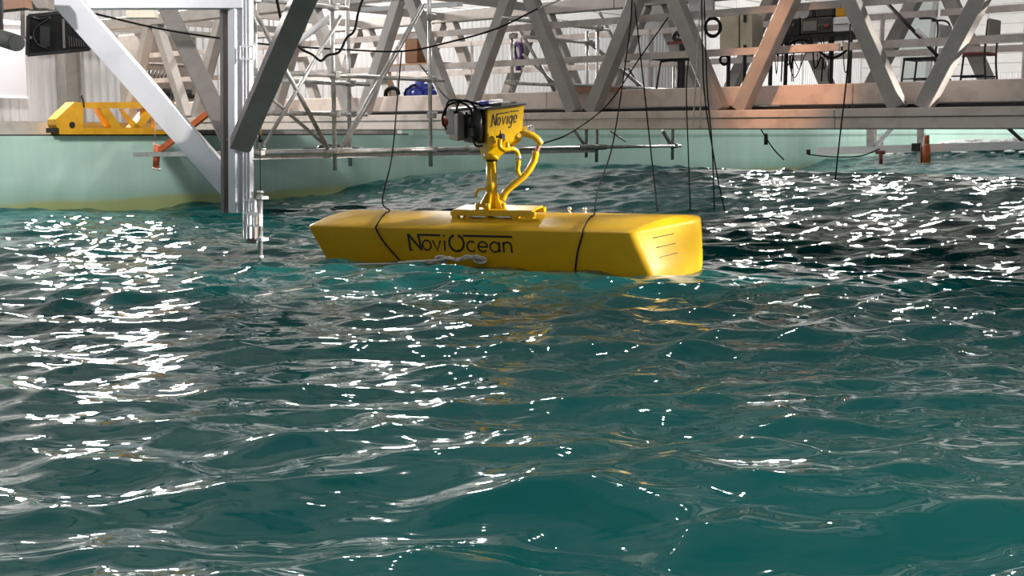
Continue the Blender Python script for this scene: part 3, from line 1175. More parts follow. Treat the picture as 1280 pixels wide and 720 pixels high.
# oars / sticks and a cloth on the plank
pz = on_s(382, 186, 0.05)
o = MB().cyl(on_s(381, 186, 0.05), on_s(400, 186, 0.05), 0.035, 8).build('black_stick_end', M['black'])
bpy.data.objects.remove(o)
stick = thing('measuring_stick', on_s(418, 186, 0.02), 'white stick with black ends lying on the lowest scaffold plank', 'stick')
zst = 1.16
pa, pb_ = L(-0.05, d_of(381, -0.05), 1.137), L(-0.05, d_of(452, -0.05), 1.137)
part(MB().cyl(pa, pb_, 0.02, 8), 'shaft', M['white'], stick)
part(MB().cyl(pa - BX * 0.02, pa + BX * 0.16, 0.026, 8), 'end_grip', M['black'], stick)
part(MB().cyl(pb_ - BX * 0.16, pb_ + BX * 0.02, 0.026, 8), 'end_grip', M['black'], stick)
mb = MB()
for k in range(7):
    dd = d_of(404 + k * 4, -0.15)
    mb.ball(L(-0.17, dd, 1.145 + 0.03 * random.random()), 0.07, 8, 5, (1, 1.2, 0.6))
tag(mb.build('black_cloth', M['black']), 'crumpled black cloth lying on the scaffold plank', 'cloth')
# marker float hung at the left scaffold upright
fx = thing('marker_float', at(325, 176, 13.2), 'slim red and cream marker float hung left of the scaffold', 'float')
part(MB().cyl(at(325, 150, 13.2), at(325, 170, 13.2), 0.02, 8), 'body', M['wood'], fx)
part(MB().cyl(at(325.5, 144, 13.2), at(325, 151, 13.2), 0.026, 8), 'red_cap', M['red'], fx)
part(MB().cyl(at(325, 169, 13.2), at(325, 178, 13.2), 0.024, 8), 'black_tip', M['black'], fx)

# ------------------------------------------------------------------ measuring frame at the left
YF = 12.5
fr = thing('instrument_gantry', at(302, 268, YF), 'white and grey braced metal frame holding the wave probe', 'gantry')
pw = YF / FPX


def F(px, py, dy=0.0):
    return at(px, py, YF + dy)


part(MB().bar(F(297, -14), F(297.5, 266), 0.118, 0.16, up=BX, bev=0.004), 'post', M['alu'], fr)
part(MB().bar(F(286.5, -14, 0.10), F(288, 266, 0.10), 0.05, 0.20, up=BX), 'post_flange', M['alu_shade'], fr)
for px in (305.5, 309.5, 313.5):
    part(MB().bar(F(px, -14, -0.06), F(px + 0.5, 298, -0.06), 0.019, 0.05, up=BX), 'guide_rail', M['alu'], fr)
part(MB().bar(F(309.5, -14, 0.02), F(310, 298, 0.02), 0.10, 0.03, up=BX), 'guide_back', M['alu_shade'], fr)
part(MB().bar(F(75, -8, -0.3), F(292, 238, 0.16), 0.24, 0.14, up=Vector((0, -1, 0)), bev=0.004), 'diagonal_brace', M['alu'], fr)
part(MB().bar(F(205, 2, 1.6), F(290, 180, 0.1), 0.19, 0.16, up=Vector((0.3, -1, 0)), bev=0.004), 'diagonal_brace', M['alu_shade'], fr)
part(MB().bar(F(385, -14, -1.3), F(300, 182, -0.05), 0.21, 0.16, up=Vector((0.5, -1, 0.2)), bev=0.004), 'diagonal_brace', M['alu_shade'], fr)
part(MB().bar(F(40, 0, -0.1), F(305, 0, 0.0), 0.20, 0.18, up=UP, bev=0.004), 'top_beam', M['alu'], fr)
# clamps: two open grids at the foot and one higher up
for (x0_, x1_, y0_, y1_, nm) in ((305, 319, 250, 265, 'clamp'), (310, 325, 268, 282, 'clamp'), (301, 317, 58, 74, 'clamp')):
    mb = MB()
    for py in (y0_, y1_):
        mb.bar(F(x0_, py, -0.12), F(x1_, py, -0.12), 0.03, 0.022)
    for q in range(3):
        px = x0_ + (x1_ - x0_) * q / 2
        mb.bar(F(px, y0_, -0.12), F(px, y1_, -0.12), 0.018, 0.03, up=BX)
    part(mb, nm, M['alu'], fr)
part(MB().box(F(316, 282, 0.0), (0.05, 0.10, 0.36), AX, BX), 'backing_plate', M['machine'], fr)
probe = MB().cyl(F(325.5, 322, -0.05), F(325.5, 243, -0.05), 0.026, 12)
part(probe, 'probe_tube', M['galv'], fr)
part(MB().cyl(F(325.5, 241, -0.05), F(325.5, 238.5, -0.05), 0.036, 12).cyl(F(325.5, 322, -0.05), F(325.5, 319.5, -0.05), 0.034, 12), 'probe_cap', M['alu'], fr)
for py in (247, 299):
    part(MB().box(F(328, py, -0.07), (0.09, 0.09, 0.032), AX, BX), 'probe_bracket', M['alu'], fr)
part(MB().tube([F(325.5, 239, -0.05), F(325, 185, -0.05)], 0.004, 5), 'probe_wire', M['rope_black'], fr)

# monitor hung from the frame
YMON = 13.4
mon = thing('monitor', at(72, 68, YMON), 'back of a black flat monitor hung at the upper left behind the white brace', 'monitor')


def G(px, py, dy=0.0):
    return at(px, py, YMON + dy)


tl, tr, brr, blx = G(35, 20), G(112, 12, 0.25), G(112, 62, 0.25), G(34, 69)
nn = (tr - tl).cross(blx - tl).normalized()
if nn.y > 0:
    nn = -nn
mb = MB().prism([tl, tr, brr, blx], -nn * 0.05)
part(mb, 'back_cover', M['screen_black'], mon)
ctr = (tl + brr) / 2
eu = (tr - tl).normalized()
ev = (blx - tl).normalized()
mb = MB()
for a, b_, c_, e_ in ((tl, tr, 0, 0), (blx, brr, 0, 0), (tl, blx, 0, 0), (tr, brr, 0, 0)):
    mb.bar(a, b_, 0.035, 0.06, up=nn)
part(mb, 'bezel', M['black'], mon)
part(MB().bar(G(79, 24) + nn * 0.02, G(80, 60) + nn * 0.02, 0.025, 0.02, up=nn), 'mount_rail', M['grey'], mon)
part(MB().bar(G(56, 33) + nn * 0.02, G(56, 58) + nn * 0.02, 0.10, 0.04, up=nn), 'mount_plate', M['black'], mon)
mb = MB()
for k in range(8):
    px = 86 + k * 3
    mb.bar(G(px, 45 + k) + nn * 0.012, G(px + 1, 58) + nn * 0.012, 0.008, 0.012, up=nn)
part(mb, 'cooling_slots', M['darkgrey'], mon)
part(MB().tube(smooth_path([G(40, 22) + nn * .03, G(50, 24) + nn * .03, G(63, 22) + nn * .04, G(48, 32) + nn * .04, G(42, 44) + nn * .04, G(48, 56) + nn * .04, G(58, 60) + nn * .03], 6), 0.012, 6), 'power_cable', M['black'], mon)
hk = MB().bar(G(28, -4), G(28.5, 46), 0.045, 0.02, up=nn).bar(G(27, 47), G(40, 47), 0.02, 0.03, up=UP)
part(hk, 'hanger', M['taupe'], mon)

# timber and steel pieces at the top left
tag(MB().bar(at(-30, 12, 11.6), at(35, 5, 11.6), 0.2, 0.085).build('timber_beam', M['rust']), 'reddish timber beam crossing the top left corner', 'beam')
tag(MB().box(at(48, 2, 11.8), (0.24, 0.2, 0.16), Vector((1, 0, 0)), Vector((0, 1, 0)), bev=0.01).build('junction_box', M['taupe']), 'grey metal box fixed at the end of the reddish timber beam', 'box')
lamp = thing('camera_housing', at(8, 62, 10.2), 'grey-green cylindrical camera housing hanging at the far left edge', 'camera')
part(MB().cyl(at(-14, 43, 10.2), at(20, 53.5, 9.9), 0.07, 16).cyl(at(20, 53.5, 9.9), at(21.5, 54, 9.88), 0.064, 16), 'housing', M['olive'], lamp)
part(MB().tube(smooth_path([at(-2, 20, 10.1), at(0, 34, 10.1), at(4, 40, 10.1), at(10, 47, 10.1)], 5), 0.008, 6), 'cable', M['rope_black'], lamp)
part(MB().bar(at(2, -5, 10.1), at(2, 44, 10.1), 0.03, 0.02), 'hanger', M['iron'], lamp)

# pale screen board on the hall wall
sb = thing('white_screen', on_s(14, 122, S_BLD + 0.25), 'large blank white screen on the hall wall at the far left', 'screen', (0, 0, ROTB))
p_tl, p_br = on_s(-60, 26, S_BLD + 0.25), on_s(34, 122, S_BLD + 0.25)
dd0, dd1 = (p_tl - O0).dot(BX), (p_br - O0).dot(BX)
part(MB().box(L(S_BLD + 0.25, (dd0 + dd1) / 2, (p_tl.z + p_br.z) / 2), (0.02, dd1 - dd0, p_tl.z - p_br.z), AX, BX), 'screen_sheet', M['board'], sb)
part(MB().box(L(S_BLD + 0.25, (dd0 + dd1) / 2, p_br.z), (0.05, dd1 - dd0 + 0.04, 0.04), AX, BX), 'bottom_bar', M['white'], sb)
part(MB().cyl(L(S_BLD + 0.24, dd0, p_tl.z + 0.03), L(S_BLD + 0.24, dd1, p_tl.z + 0.03), 0.06, 10), 'roller', M['white'], sb)

# warm box lamp under the top beam
YBX = 19.0
bx = thing('box_lamp', at(177, 23, YBX), 'small pale box lamp hanging left of the grey brace', 'lamp')
part(MB().bar(at(159, 17.5, YBX), at(196, 17.5, YBX), 0.14, 0.14, bev=0.01), 'casing', M['cream'], bx)
part(MB().box(at(177, 22.6, YBX), (0.42, 0.1, 0.02)), 'diffuser', M['white'], bx)
part(MB().cyl(at(176, 12, YBX), at(176, -25, YBX), 0.012, 6), 'hanger', M['iron'], bx)

# ------------------------------------------------------------------ amber end carriage on the wall rail
SCG = S_WALL + 0.10
car = thing('end_carriage', on_s(140, 169, SCG), 'amber steel end carriage of the bridge resting on the basin wall', 'carriage', (0, 0, ROTB))
EXT = -AX * 0.30


def C(px, py):
    return on_s(px, py, SCG)


part(MB().prism([C(75, 168), C(104, 168), C(104, 128), C(93, 127.5), C(70, 149), C(70, 156)], EXT), 'end_block', M['amber'], car)
part(MB().prism([C(104, 135.5), C(236, 134.5), C(236, 127), C(104, 128)], EXT), 'top_bar', M['amber'], car)
part(MB().prism([C(104, 168), C(236, 168), C(236, 159), C(104, 159.5)], EXT), 'bottom_bar', M['amber'], car)
part(MB().prism([C(124, 135.5), C(136, 135.5), C(152, 159.5), C(140, 159.5)], EXT * 0.8), 'web', M['amber'], car)
part(MB().prism([C(152, 135.5), C(150, 136), C(166, 159.5), C(176, 159.5)], EXT * 0.2), 'web', M['amber'], car)
part(MB().prism([C(186, 135), C(198, 135), C(178, 159.5), C(166, 159.5)], EXT * 0.8), 'web', M['amber'], car)
part(MB().prism([C(200, 135), C(236, 135), C(236, 159.5), C(200, 159.5)], EXT), 'web', M['amber'], car)
part(MB().prism([C(68, 160), C(74, 160), C(74, 166), C(68, 166)], EXT), 'rubber_stop', M['iron'], car)
hc = C(90, 156) + AX * 0.004
part(MB().cyl(hc, hc + AX * 0.01, 0.055, 14), 'lifting_hole', M['iron'], car)
part(MB().tube(smooth_path([C(105, 134), C(104, 126), C(102, 121), C(103, 119)], 4), 0.018, 6), 'lever', M['iron'], car)

# orange boom pole at the left
pole = thing('boom_pole', at(195, 212, 20.0), 'orange float with a slanted orange pole and grey bar at the mint wall', 'pole')
part(MB().cyl(at(196.5, 181, 20), at(195, 211, 20), 0.055, 12), 'float', M['orange'], pole)
part(MB().cyl(at(196, 210, 20), at(195.5, 212, 20), 0.075, 12).cyl(at(192, 178, 20), at(192.5, 188, 20), 0.02, 8), 'float_cap', M['rope_white'], pole)
part(MB().bar(at(200, 188, 20), at(293, 116, 19.2), 0.075, 0.09), 'boom', M['orange'], pole)
part(MB().bar(at(168, 193, 20.1), at(285, 192, 19.6), 0.08, 0.075), 'spar', M['galv'], pole)
part(MB().cyl(at(194, 178, 20), at(194, 150, 20), 0.006, 5), 'line', M['rope_white'], pole)

# clutter on the deck behind
def deck_box(name, m, x0_, x1_, y0_, y1_, s, dep, label, cat):
    p = on_s((x0_ + x1_) / 2, y1_, s)
    p2 = on_s((x0_ + x1_) / 2, y0_, s)
    a, b_ = on_s(x0_, y1_, s), on_s(x1_, y1_, s)
    wd = (b_ - a).length
    zlo = max(p.z, DECK + 0.005)
    t = thing(name, Vector((p.x, p.y, zlo)), label, cat, (0, 0, ROTB))
    c = Vector((p.x, p.y, (zlo + p2.z) / 2)) - AX * (dep / 2)
    part(MB().box(c, (dep, wd, p2.z - zlo), AX, BX, bev=0.02), 'body', m, t)
    return t, c, wd, p2.z - zlo


t, c, wd, ht = deck_box('machine_cabinet', M['machine'], 182, 250, 44, 164, S_WALL - 1.7, 0.9, 'tall brown-grey machine cabinet on the deck behind the bridge', 'cabinet')
for k in range(2):
    part(MB().box(c + AX * 0.455 + BX * (wd * (k - 0.5) * 0.5), (0.02, wd * 0.46, ht * 0.9), AX, BX, bev=0.005), 'door', M['taupe'], t)
part(MB().bar(c + AX * 0.5 - BX * wd * 0.4 + UP * ht * 0.2, c + AX * 0.5 + BX * wd * 0.4 + UP * ht * 0.2, 0.03, 0.03), 'rail', M['rail'], t)
rk = thing('hook_rack', on_s(195, 101, S_WALL - 0.9), 'black rack of hanging hooks in front of the brown cabinet', 'rack')
part(MB().bar(on_s(178, 101, S_WALL - 0.75), on_s(216, 101, S_WALL - 0.75), 0.05, 0.04), 'bar', M['iron'], rk)
for k in range(8):
    px = 179 + k * 4.8
    part(MB().tube([on_s(px, 101, S_WALL - 0.72), on_s(px - 1, 95, S_WALL - 0.72), on_s(px + 1.5, 88, S_WALL - 0.72)], 0.014, 5), 'hook', M['iron'], rk)
for px, py1 in ((179, 165), (215, 165)):
    part(MB().bar(on_s(px, 101, S_WALL - 0.75), L(S_WALL - 0.75, d_of(px, S_WALL - 0.75), DECK + 0.24), 0.03, 0.03), 'leg', M['iron'], rk)
t, c, wd, ht = deck_box('work_bench', M['kerb'], 205, 285, 122, 160, S_WALL - 1.5, 0.7, 'grey work bench on the deck under the hooks', 'bench')
part(MB().box(c + UP * (ht / 2 + 0.03), (0.8, wd + 0.1, 0.05), AX, BX), 'top', M['iron'], t)
part(MB().box(c + UP * (ht / 2 + 0.12) - BX * 0.3, (0.4, 0.7, 0.12), AX, BX, bev=0.02), 'tool_tray', M['darkgrey'], t)

# ------------------------------------------------------------------ things on the bridge
def Bp(px, py, d):
    return on_d(px, py, d)


# folded blue sheet and hose
mb = MB()
for (px, py, r) in ((512, 116, 0.10), (520, 112, 0.13), (527, 108, 0.13), (534, 110, 0.11), (538, 117, 0.10), (526, 117, 0.14), (517, 119, 0.1)):
    mb.ball(Bp(px, py, 0.75), r, 9, 6, (1.1, 1, 0.8 + 0.3 * random.random()))
t = mb.build('blue_tarp', M['blue'])
tag(t, 'crumpled blue tarpaulin lying on the bridge walkway', 'tarpaulin')
hs = MB().tube(smooth_path([Bp(482, 122, 0.6), Bp(483, 114, 0.6), Bp(489, 110, 0.6), Bp(496, 112, 0.6), Bp(498, 118, 0.6)], 6), 0.035, 8)
tag(hs.build('black_hose', M['rope_black']), 'bent black hose end left of the blue tarpaulin', 'hose')
hs = MB().tube(smooth_path([Bp(506, 122, 0.55), Bp(507, 114, 0.55), Bp(514, 108, 0.55), Bp(519, 106, 0.55)], 6), 0.02, 8)
tag(hs.build('cable_bundle', M['rope_black']), 'black cable curling over the blue tarpaulin', 'cable')
t = thing('cardboard_box', Bp(520, 79, 1.6), 'brown cardboard box standing behind the front truss', 'box')
part(MB().bar(Bp(520, 79, 1.6), Bp(520, 40, 1.6), 0.30, 0.24, up=BX, bev=0.01), 'carton', M['brown'], t)
part(MB().bar(Bp(483, 84, 1.5), Bp(556, 80, 1.5), 0.34, 0.06), 'shelf', M['wood'], t)
for px in (487, 552):
    part(MB().bar(Bp(px, 84, 1.5), Vector((*Bp(px, 84, 1.5).xy, FLOOR_Z)), 0.05, 0.05), 'leg', M['wood'], t)
# hanging harness
hs = MB().tube(smooth_path([Bp(645, 54, 2.8), Bp(651, 58, 2.8), Bp(652, 70, 2.8), Bp(648, 78, 2.8), Bp(648, 88, 2.8)], 6), [0.05] * 33, 8).tube(smooth_path([Bp(645, 54, 2.8), Bp(643, 62, 2.8), Bp(646, 74, 2.8)], 6), 0.03, 8)
tag(hs.build('safety_harness', M['purple']), 'dark purple safety harness hanging from the rear handrail', 'harness')

# stool with black tube legs
DS = 1.1
st_ = thing('tube_stool', Bp(836, 112, DS), 'black tube stool standing left of the beige cabinet', 'stool')
for dz in (0, 0.35):
    part(MB().tube(smooth_path([Vector((*Bp(819, 100, DS + dz).xy, FLOOR_Z)), Bp(825, 82, DS + dz), Bp(829, 77, DS + dz), Bp(845, 76, DS + dz), Bp(848, 82, DS + dz), Vector((*Bp(847, 100, DS + dz).xy, FLOOR_Z))], 5), 0.014, 8), 'leg_frame', M['iron'], st_)
part(MB().box(Bp(841, 74, DS + 0.17), (0.40, 0.42, 0.035), AX, BX, bev=0.01), 'seat', M['iron'], st_)
vs_ = thing('bench_vice', Bp(850, 66, 1.6), 'dark bench vice on a post beside the black tube stool', 'vice')
part(MB().bar(Vector((*Bp(853, 66, 1.6).xy, FLOOR_Z)), Bp(853, 54, 1.6), 0.06, 0.06), 'post', M['iron'], vs_)
part(MB().bar(Bp(835, 54, 1.6), Bp(858, 53, 1.6), 0.06, 0.04), 'jaw', M['maroon'], vs_)
part(MB().tube(smooth_path([Bp(851, 51, 1.6), Bp(844, 50, 1.6), Bp(842, 45, 1.6), Bp(846, 41, 1.6), Bp(850, 44, 1.6)], 4), 0.03, 8), 'screw', M['iron'], vs_)
# beige cabinet pair
DC = 0.9
cab = thing('control_cabinet', Bp(927, 64, DC), 'dull beige metal control cabinet hung between the bridge handrails', 'cabinet', (0, 0, ROTB))
for x0_, x1_ in ((906.5, 930), (932, 947)):
    a, b_ = Bp(x0_, 40, DC), Bp(x1_, 40, DC)
    part(MB().bar(Bp((x0_ + x1_) / 2, 63, DC + 0.15), Bp((x0_ + x1_) / 2, 18, DC + 0.15), (b_ - a).length, 0.3, up=BX, bev=0.012), 'door', M['ecru'], cab)
part(MB().bar(Bp(931, 18, DC - 0.02), Bp(931, 28, DC - 0.02), 0.03, 0.02, up=BX), 'latch', M['iron'], cab)
part(MB().bar(Bp(931, 56, DC - 0.02), Bp(931, 64, DC - 0.02), 0.03, 0.02, up=BX), 'latch', M['iron'], cab)
for px in (911, 931):
    part(MB().bar(Bp(px, 63, DC + 0.2), Vector((*Bp(px, 63, DC + 0.2).xy, FLOOR_Z)), 0.045, 0.045), 'leg', M['iron'], cab)
# grey board hung behind at the top
gb = thing('grey_panel', Bp(877, 30, 2.6), 'flat grey panel hung on the rear truss above the stool', 'panel')
part(MB().bar(Bp(877, 22, 2.6), Bp(877, -18, 2.6), 0.42, 0.06, up=BX, bev=0.006), 'board', M['cloth'], gb)
part(MB().bar(Bp(863, 23, 2.58), Bp(893, 22, 2.58), 0.05, 0.05), 'bottom_rail', M['rail'], gb)
# coiled cable
for i, (cx_, cy_, rx, ry, r, dd, lab) in enumerate(((891, 34, 9, 12, 0.018, 0.6, 'large black cable coil left of the beige cabinet'), (905.5, 75, 5, 6, 0.014, 0.35, 'small black cable coil under the beige cabinet'))):
    mb = MB()
    for q in range(3):
        pts = [Bp(cx_ + (rx + q * 0.5) * math.cos(a), cy_ + (ry - q * 0.6) * math.sin(a), dd + q * 0.02) for a in np.linspace(0, 2 * PI, 25)]
        mb.tube(pts, r, 6)
    tag(mb.build('cable_coil', M['rope_black']), lab, 'cable')

# instrument table
DT = 1.3
tb = thing('instrument_table', Bp(1015, 100, DT), 'black metal table loaded with measuring instruments on the bridge', 'table')
ta, tb2 = Bp(952, 51, DT), Bp(1064, 42.5, DT)
part(MB().bar(ta + BX * 0.25, tb2 + BX * 0.25, 0.6, 0.05), 'tabletop', M['iron'], tb)
for px, dd in ((964, 0), (983, 0.45), (1063, 0), (1040, 0.45)):
    p = Bp(px, 52, DT + dd)
    part(MB().bar(Vector((p.x, p.y, FLOOR_Z)), Vector((p.x, p.y, ta.z - 0.02)), 0.045, 0.045), 'leg', M['iron'], tb)
part(MB().bar(Bp(966, 66, DT), Bp(1062, 60, DT), 0.03, 0.05), 'crossbar', M['iron'], tb)


def tbox(name, m, x0_, x1_, y0_, y1_, dd, dep, label, cat, extra=None):
    a, b_ = Bp(x0_, y1_, DT + dd), Bp(x1_, y1_, DT + dd)
    c_ = Bp((x0_ + x1_) / 2, (y0_ + y1_) / 2, DT + dd)
    h_ = Bp((x0_ + x1_) / 2, y0_, DT + dd).z - Bp((x0_ + x1_) / 2, y1_, DT + dd).z
    t_ = thing(name, Bp((x0_ + x1_) / 2, y1_, DT + dd), label, cat, (0, 0, ROTB))
    part(MB().box(c_ + BX * dep / 2, ((b_ - a).length, dep, h_), AX, BX, bev=0.01), 'case', m, t_)
    return t_, c_, (b_ - a).length, h_


t, c, wd, ht = tbox('oscilloscope', M['darkgrey'], 1001, 1040, 22, 42, 0.0, 0.4, 'dark grey instrument box in the middle of the table', 'instrument')
part(MB().box(c - BX * 0.008 - AX * wd * 0.2, (wd * 0.45, 0.012, ht * 0.6), AX, BX), 'display', M['olive'], t)
for k in range(4):
    p = c - BX * 0.01 + AX * (wd * (0.1 + 0.1 * k))
    part(MB().cyl(p, p - BX * 0.02, 0.018, 8), 'knob', M['grey'], t)
part(MB().ball(c + AX * wd * 0.36 - UP * 0.02 - BX * 0.02, 0.025, 8, 5), 'red_plug', M['red'], t)
t, c, wd, ht = tbox('white_case', M['white'], 1041, 1063, 21, 39.5, 0.0, 0.35, 'white box at the right end of the instrument table', 'box')
part(MB().box(c - BX * 0.008, (wd * 0.8, 0.01, 0.01), AX, BX), 'seam', M['grey'], t)
t, c, wd, ht = tbox('amplifier', M['black'], 1018, 1043, 9.5, 21, 0.05, 0.35, 'black amplifier stacked on the dark grey instrument box', 'instrument')
for k in range(5):
    part(MB().box(c - BX * 0.006 + UP * (ht * (k - 2) * 0.16), (wd * 0.8, 0.008, 0.008), AX, BX), 'vent', M['grey'], t)
t, c, wd, ht = tbox('orange_case', M['amber'], 1044, 1056, 8, 20.5, 0.05, 0.3, 'small orange case on top of the white box', 'case')
part(MB().bar(c + UP * (ht / 2 + 0.01) - AX * 0.03 + BX * .1, c + UP * (ht / 2 + 0.01) + AX * 0.03 + BX * .1, 0.02, 0.02), 'handle', M['iron'], t)
t, c, wd, ht = tbox('dial_gauge', M['grey'], 997, 1014, 9, 22, 0.02, 0.25, 'round dial gauge standing on the instrument box', 'gauge')
part(MB().cyl(c - BX * 0.0, c - BX * 0.025, wd * 0.42, 16), 'dial', M['cloth'], t)
t, c, wd, ht = tbox('power_supply', M['black'], 962, 1000, 24, 46, 0.05, 0.4, 'black power supply at the left end of the instrument table', 'instrument')
for k in range(3):
    p = c - BX * 0.01 + AX * (wd * (-0.3 + 0.3 * k)) + UP * 0.03
    part(MB().cyl(p, p - BX * 0.02, 0.02, 8), 'knob', M['grey'], t)
# tangled leads hanging under the table
for i in range(12):
    x0_ = 972 + i * 7.3 + random.uniform(-3, 3)
    drop = random.uniform(62, 97)
    x1_ = x0_ + random.uniform(-26, 26)
    x1_ = min(max(x1_, 968), 1060)
    dd = DT - 0.06 - random.random() * 0.05
    pts = [Bp(x0_, 49 - (x0_ - 972) * 0.06, dd), Bp(x0_ + random.uniform(-4, 4), 58, dd), Bp((x0_ + x1_) / 2 + random.uniform(-4, 4), drop, dd), Bp(x1_ + random.uniform(-2, 2), drop - 14, dd), Bp(x1_, 70 if i % 2 else 102, dd)]
    mb = MB().tube(smooth_path(pts, 6), 0.006 + 0.004 * (i % 3 == 0), 5)
    tag(mb.build('hanging_lead', M['rope_black']), 'thin dark lead hanging in the tangle under the instrument table', 'cable', 'leads under the instrument table')
mb = MB().tube(smooth_path([Bp(985, 60, DT - 0.1), Bp(990, 53, DT - 0.1), Bp(1003, 49, DT - 0.1), Bp(1012, 53, DT - 0.1), Bp(1016, 58, DT - 0.1)], 6), 0.02, 6)
tag(mb.build('thick_cable', M['rope_black']), 'thick black cable arched just under the instrument tabletop', 'cable')
mb = MB().tube(smooth_path([Bp(1022, 62, DT - 0.12), Bp(1034, 71, DT - 0.12), Bp(1046, 71, DT - 0.12), Bp(1060, 62, DT - 0.12)], 6), 0.016, 6)
tag(mb.build('thick_cable', M['rope_black']), 'thick black cable sagging at the right legs of the table', 'cable')


# chairs
def chair(name, px, py_seat, d, face, seat_m, back_m, label, armed):
    p = Bp(px, py_seat, d)
    base = Vector((p.x, p.y, FLOOR_Z))
    t_ = thing(name, base, label, 'chair', (0, 0, ROTB))
    fx_ = AX * face
    hs_ = p.z - FLOOR_Z
    part(MB().box(base + UP * hs_, (0.42, 0.40, 0.035), fx_, BX, bev=0.01), 'seat', seat_m, t_)
    for sd_ in (-0.19, 0.19):
        part(MB().tube([base + fx_ * 0.23 + BX * sd_, base + fx_ * 0.19 + BX * sd_ + UP * hs_], 0.013, 8), 'leg', M['iron'], t_)
        part(MB().tube(smooth_path([base - fx_ * 0.25 + BX * sd_, base - fx_ * 0.2 + BX * sd_ + UP * hs_ * 0.9, base - fx_ * 0.22 + BX * sd_ + UP * (hs_ + 0.38)], 5), 0.013, 8), 'leg', M['iron'], t_)
        part(MB().tube([base + fx_ * 0.21 + BX * sd_ + UP * hs_ * 0.45, base - fx_ * 0.23 + BX * sd_ + UP * hs_ * 0.45], 0.009, 6), 'stretcher', M['iron'], t_)
        if armed:
            part(MB().tube(smooth_path([base - fx_ * 0.21 + BX * sd_ + UP * (hs_ + 0.2), base - fx_ * 0.21 + BX * sd_ + UP * (hs_ + 0.40), base - fx_ * 0.14 + BX * sd_ + UP * (hs_ + 0.47), base + fx_ * 0.02 + BX * sd_ + UP * (hs_ + 0.48)], 5), 0.013, 8), 'arm', M['iron'], t_)
    part(MB().box(base - fx_ * 0.225 + UP * (hs_ + 0.30), (0.025, 0.40, 0.20), fx_, BX, bev=0.008), 'backrest', back_m, t_)


chair('tube_chair', 1157, 74, 1.9, -1, M['iron'], M['cloth'], 'black tube chair facing left in front of the grey column', True)
chair('tube_chair', 1217, 68, 1.9, -1, M['maroon'], M['taupe'], 'black tube chair with a dark red seat near the right edge', False)
rd = MB().cyl(Bp(1108, 3, 1.4), Bp(1172, 70, 1.4), 0.022, 8)
rdt = thing('boat_hook', Bp(1172, 70, 1.4), 'long dark rod with a white sleeve leaning on the walkway at right', 'rod')
part(rd, 'shaft', M['iron'], rdt)
part(MB().cyl(Bp(1146, 38, 1.39), Bp(1159, 50, 1.39), 0.03, 8), 'sleeve', M['white'], rdt)
part(MB().cyl(Bp(1172, 70, 1.4), Vector((*Bp(1196, 98, 1.4).xy, FLOOR_Z)), 0.02, 8), 'lower_shaft', M['iron'], rdt)

# hall column behind the chairs
d0 = D_BLD - 0.4
mb = MB()
sA = s_of(1148, D_BLD - 0.5)
cl = thing('hall_column', L(sA, D_BLD - 0.5, DECK), 'green-grey steel column at the end wall behind the black chair', 'column')
part(MB().prism([on_d(1130, 150, D_BLD - 0.5), on_d(1156, 150, D_BLD - 0.5), on_d(1176, -40, D_BLD - 0.5), on_d(1134, -40, D_BLD - 0.5)], -BX * 0.5), 'shaft', M['green_col'], cl)
part(MB().box(L(sA, D_BLD - 0.6, DECK + 0.05), (1.4, 0.8, 0.1), AX, BX), 'base_plate', M['column'], cl)

# ------------------------------------------------------------------ cables and ropes
def rope(name, pts, r, m, label, cat='rope', group=None, n=7):
    mb = MB().tube(smooth_path(pts, n), r, 6)
    return tag(mb.build(name, m), label, cat, group)


BK = M['rope_black']


def near_side(px, py, off=0.014):
    r = ray(px, py)
    p = EYE + r * ((bl(0, -HW - off, 0) - EYE).dot(nrm_b) / r.dot(nrm_b))
    return p


def over_hull(px_edge, py_edge, slant):
    """points across the hull top, from the crown to the near edge"""
    e = inv(near_side(px_edge, py_edge))
    out = []
    for y_ in (0.12, -0.05, -0.2, -0.33, -0.43):
        out.append(bl(e.x + slant * (y_ + HW), y_, TOPZ + 0.055 * (1 - (y_ / HW) ** 2) + 0.014))
    return out + [bl(e.x, -HW - 0.014, TOPZ - 0.02)]


rope('mooring_rope', [at(502, 64, 14.8), at(497, 120, 14.5), at(490, 195, 13.8), at(478, 250, 13.1)] + over_hull(470, 285, -0.34) + [near_side(480, 303), near_side(500, 326)], 0.0085, BK, 'thin black rope dropping to the left part of the yellow hull', n=5)
rope('mooring_rope', [on_d(790, -5, -0.1), on_d(787, 40, -0.2), on_d(767, 175, -1.0), at(748, 235, 12.6)] + over_hull(728, 290, -0.20) + [near_side(722, 315), near_side(719, 338)], 0.0085, BK, 'black rope lying over the right part of the yellow hull', n=5)
rope('tether_line', [on_d(793, 3, -0.2), on_d(804, 100, -0.25), on_d(812, 175, -0.5), on_d(822, 264, -1.8)], 0.0085, BK, 'black line hanging behind the hull from the truss apex')
rope('tether_line', [on_d(835, 22, -0.2), on_d(800, 72, -0.25), on_d(760, 130, -0.4), at(715, 165, 13.5), at(680, 179, 12.9)], 0.009, BK, 'black line running from the truss down to the yellow head')
rope('tether_line', [on_d(862, 60, 0.2), on_d(858, 110, -0.22), on_d(860, 180, -0.4), on_d(863, 262, -1.0)], 0.0085, BK, 'leftmost black line of the bunch right of the hull middle')
rope('tether_line', [on_d(880, -5, -0.2), on_d(884, 110, -0.25), on_d(890, 180, -0.5), on_d(893, 262, -1.0)], 0.0085, BK, 'black line hanging at the right end of the hull')
rope('tether_line', [on_d(877, -5, -0.2), on_d(880, 110, -0.27), on_d(893, 200, -0.5), on_d(906, 265, -1.0)], 0.0085, BK, 'slanted black line ending right of the hull')
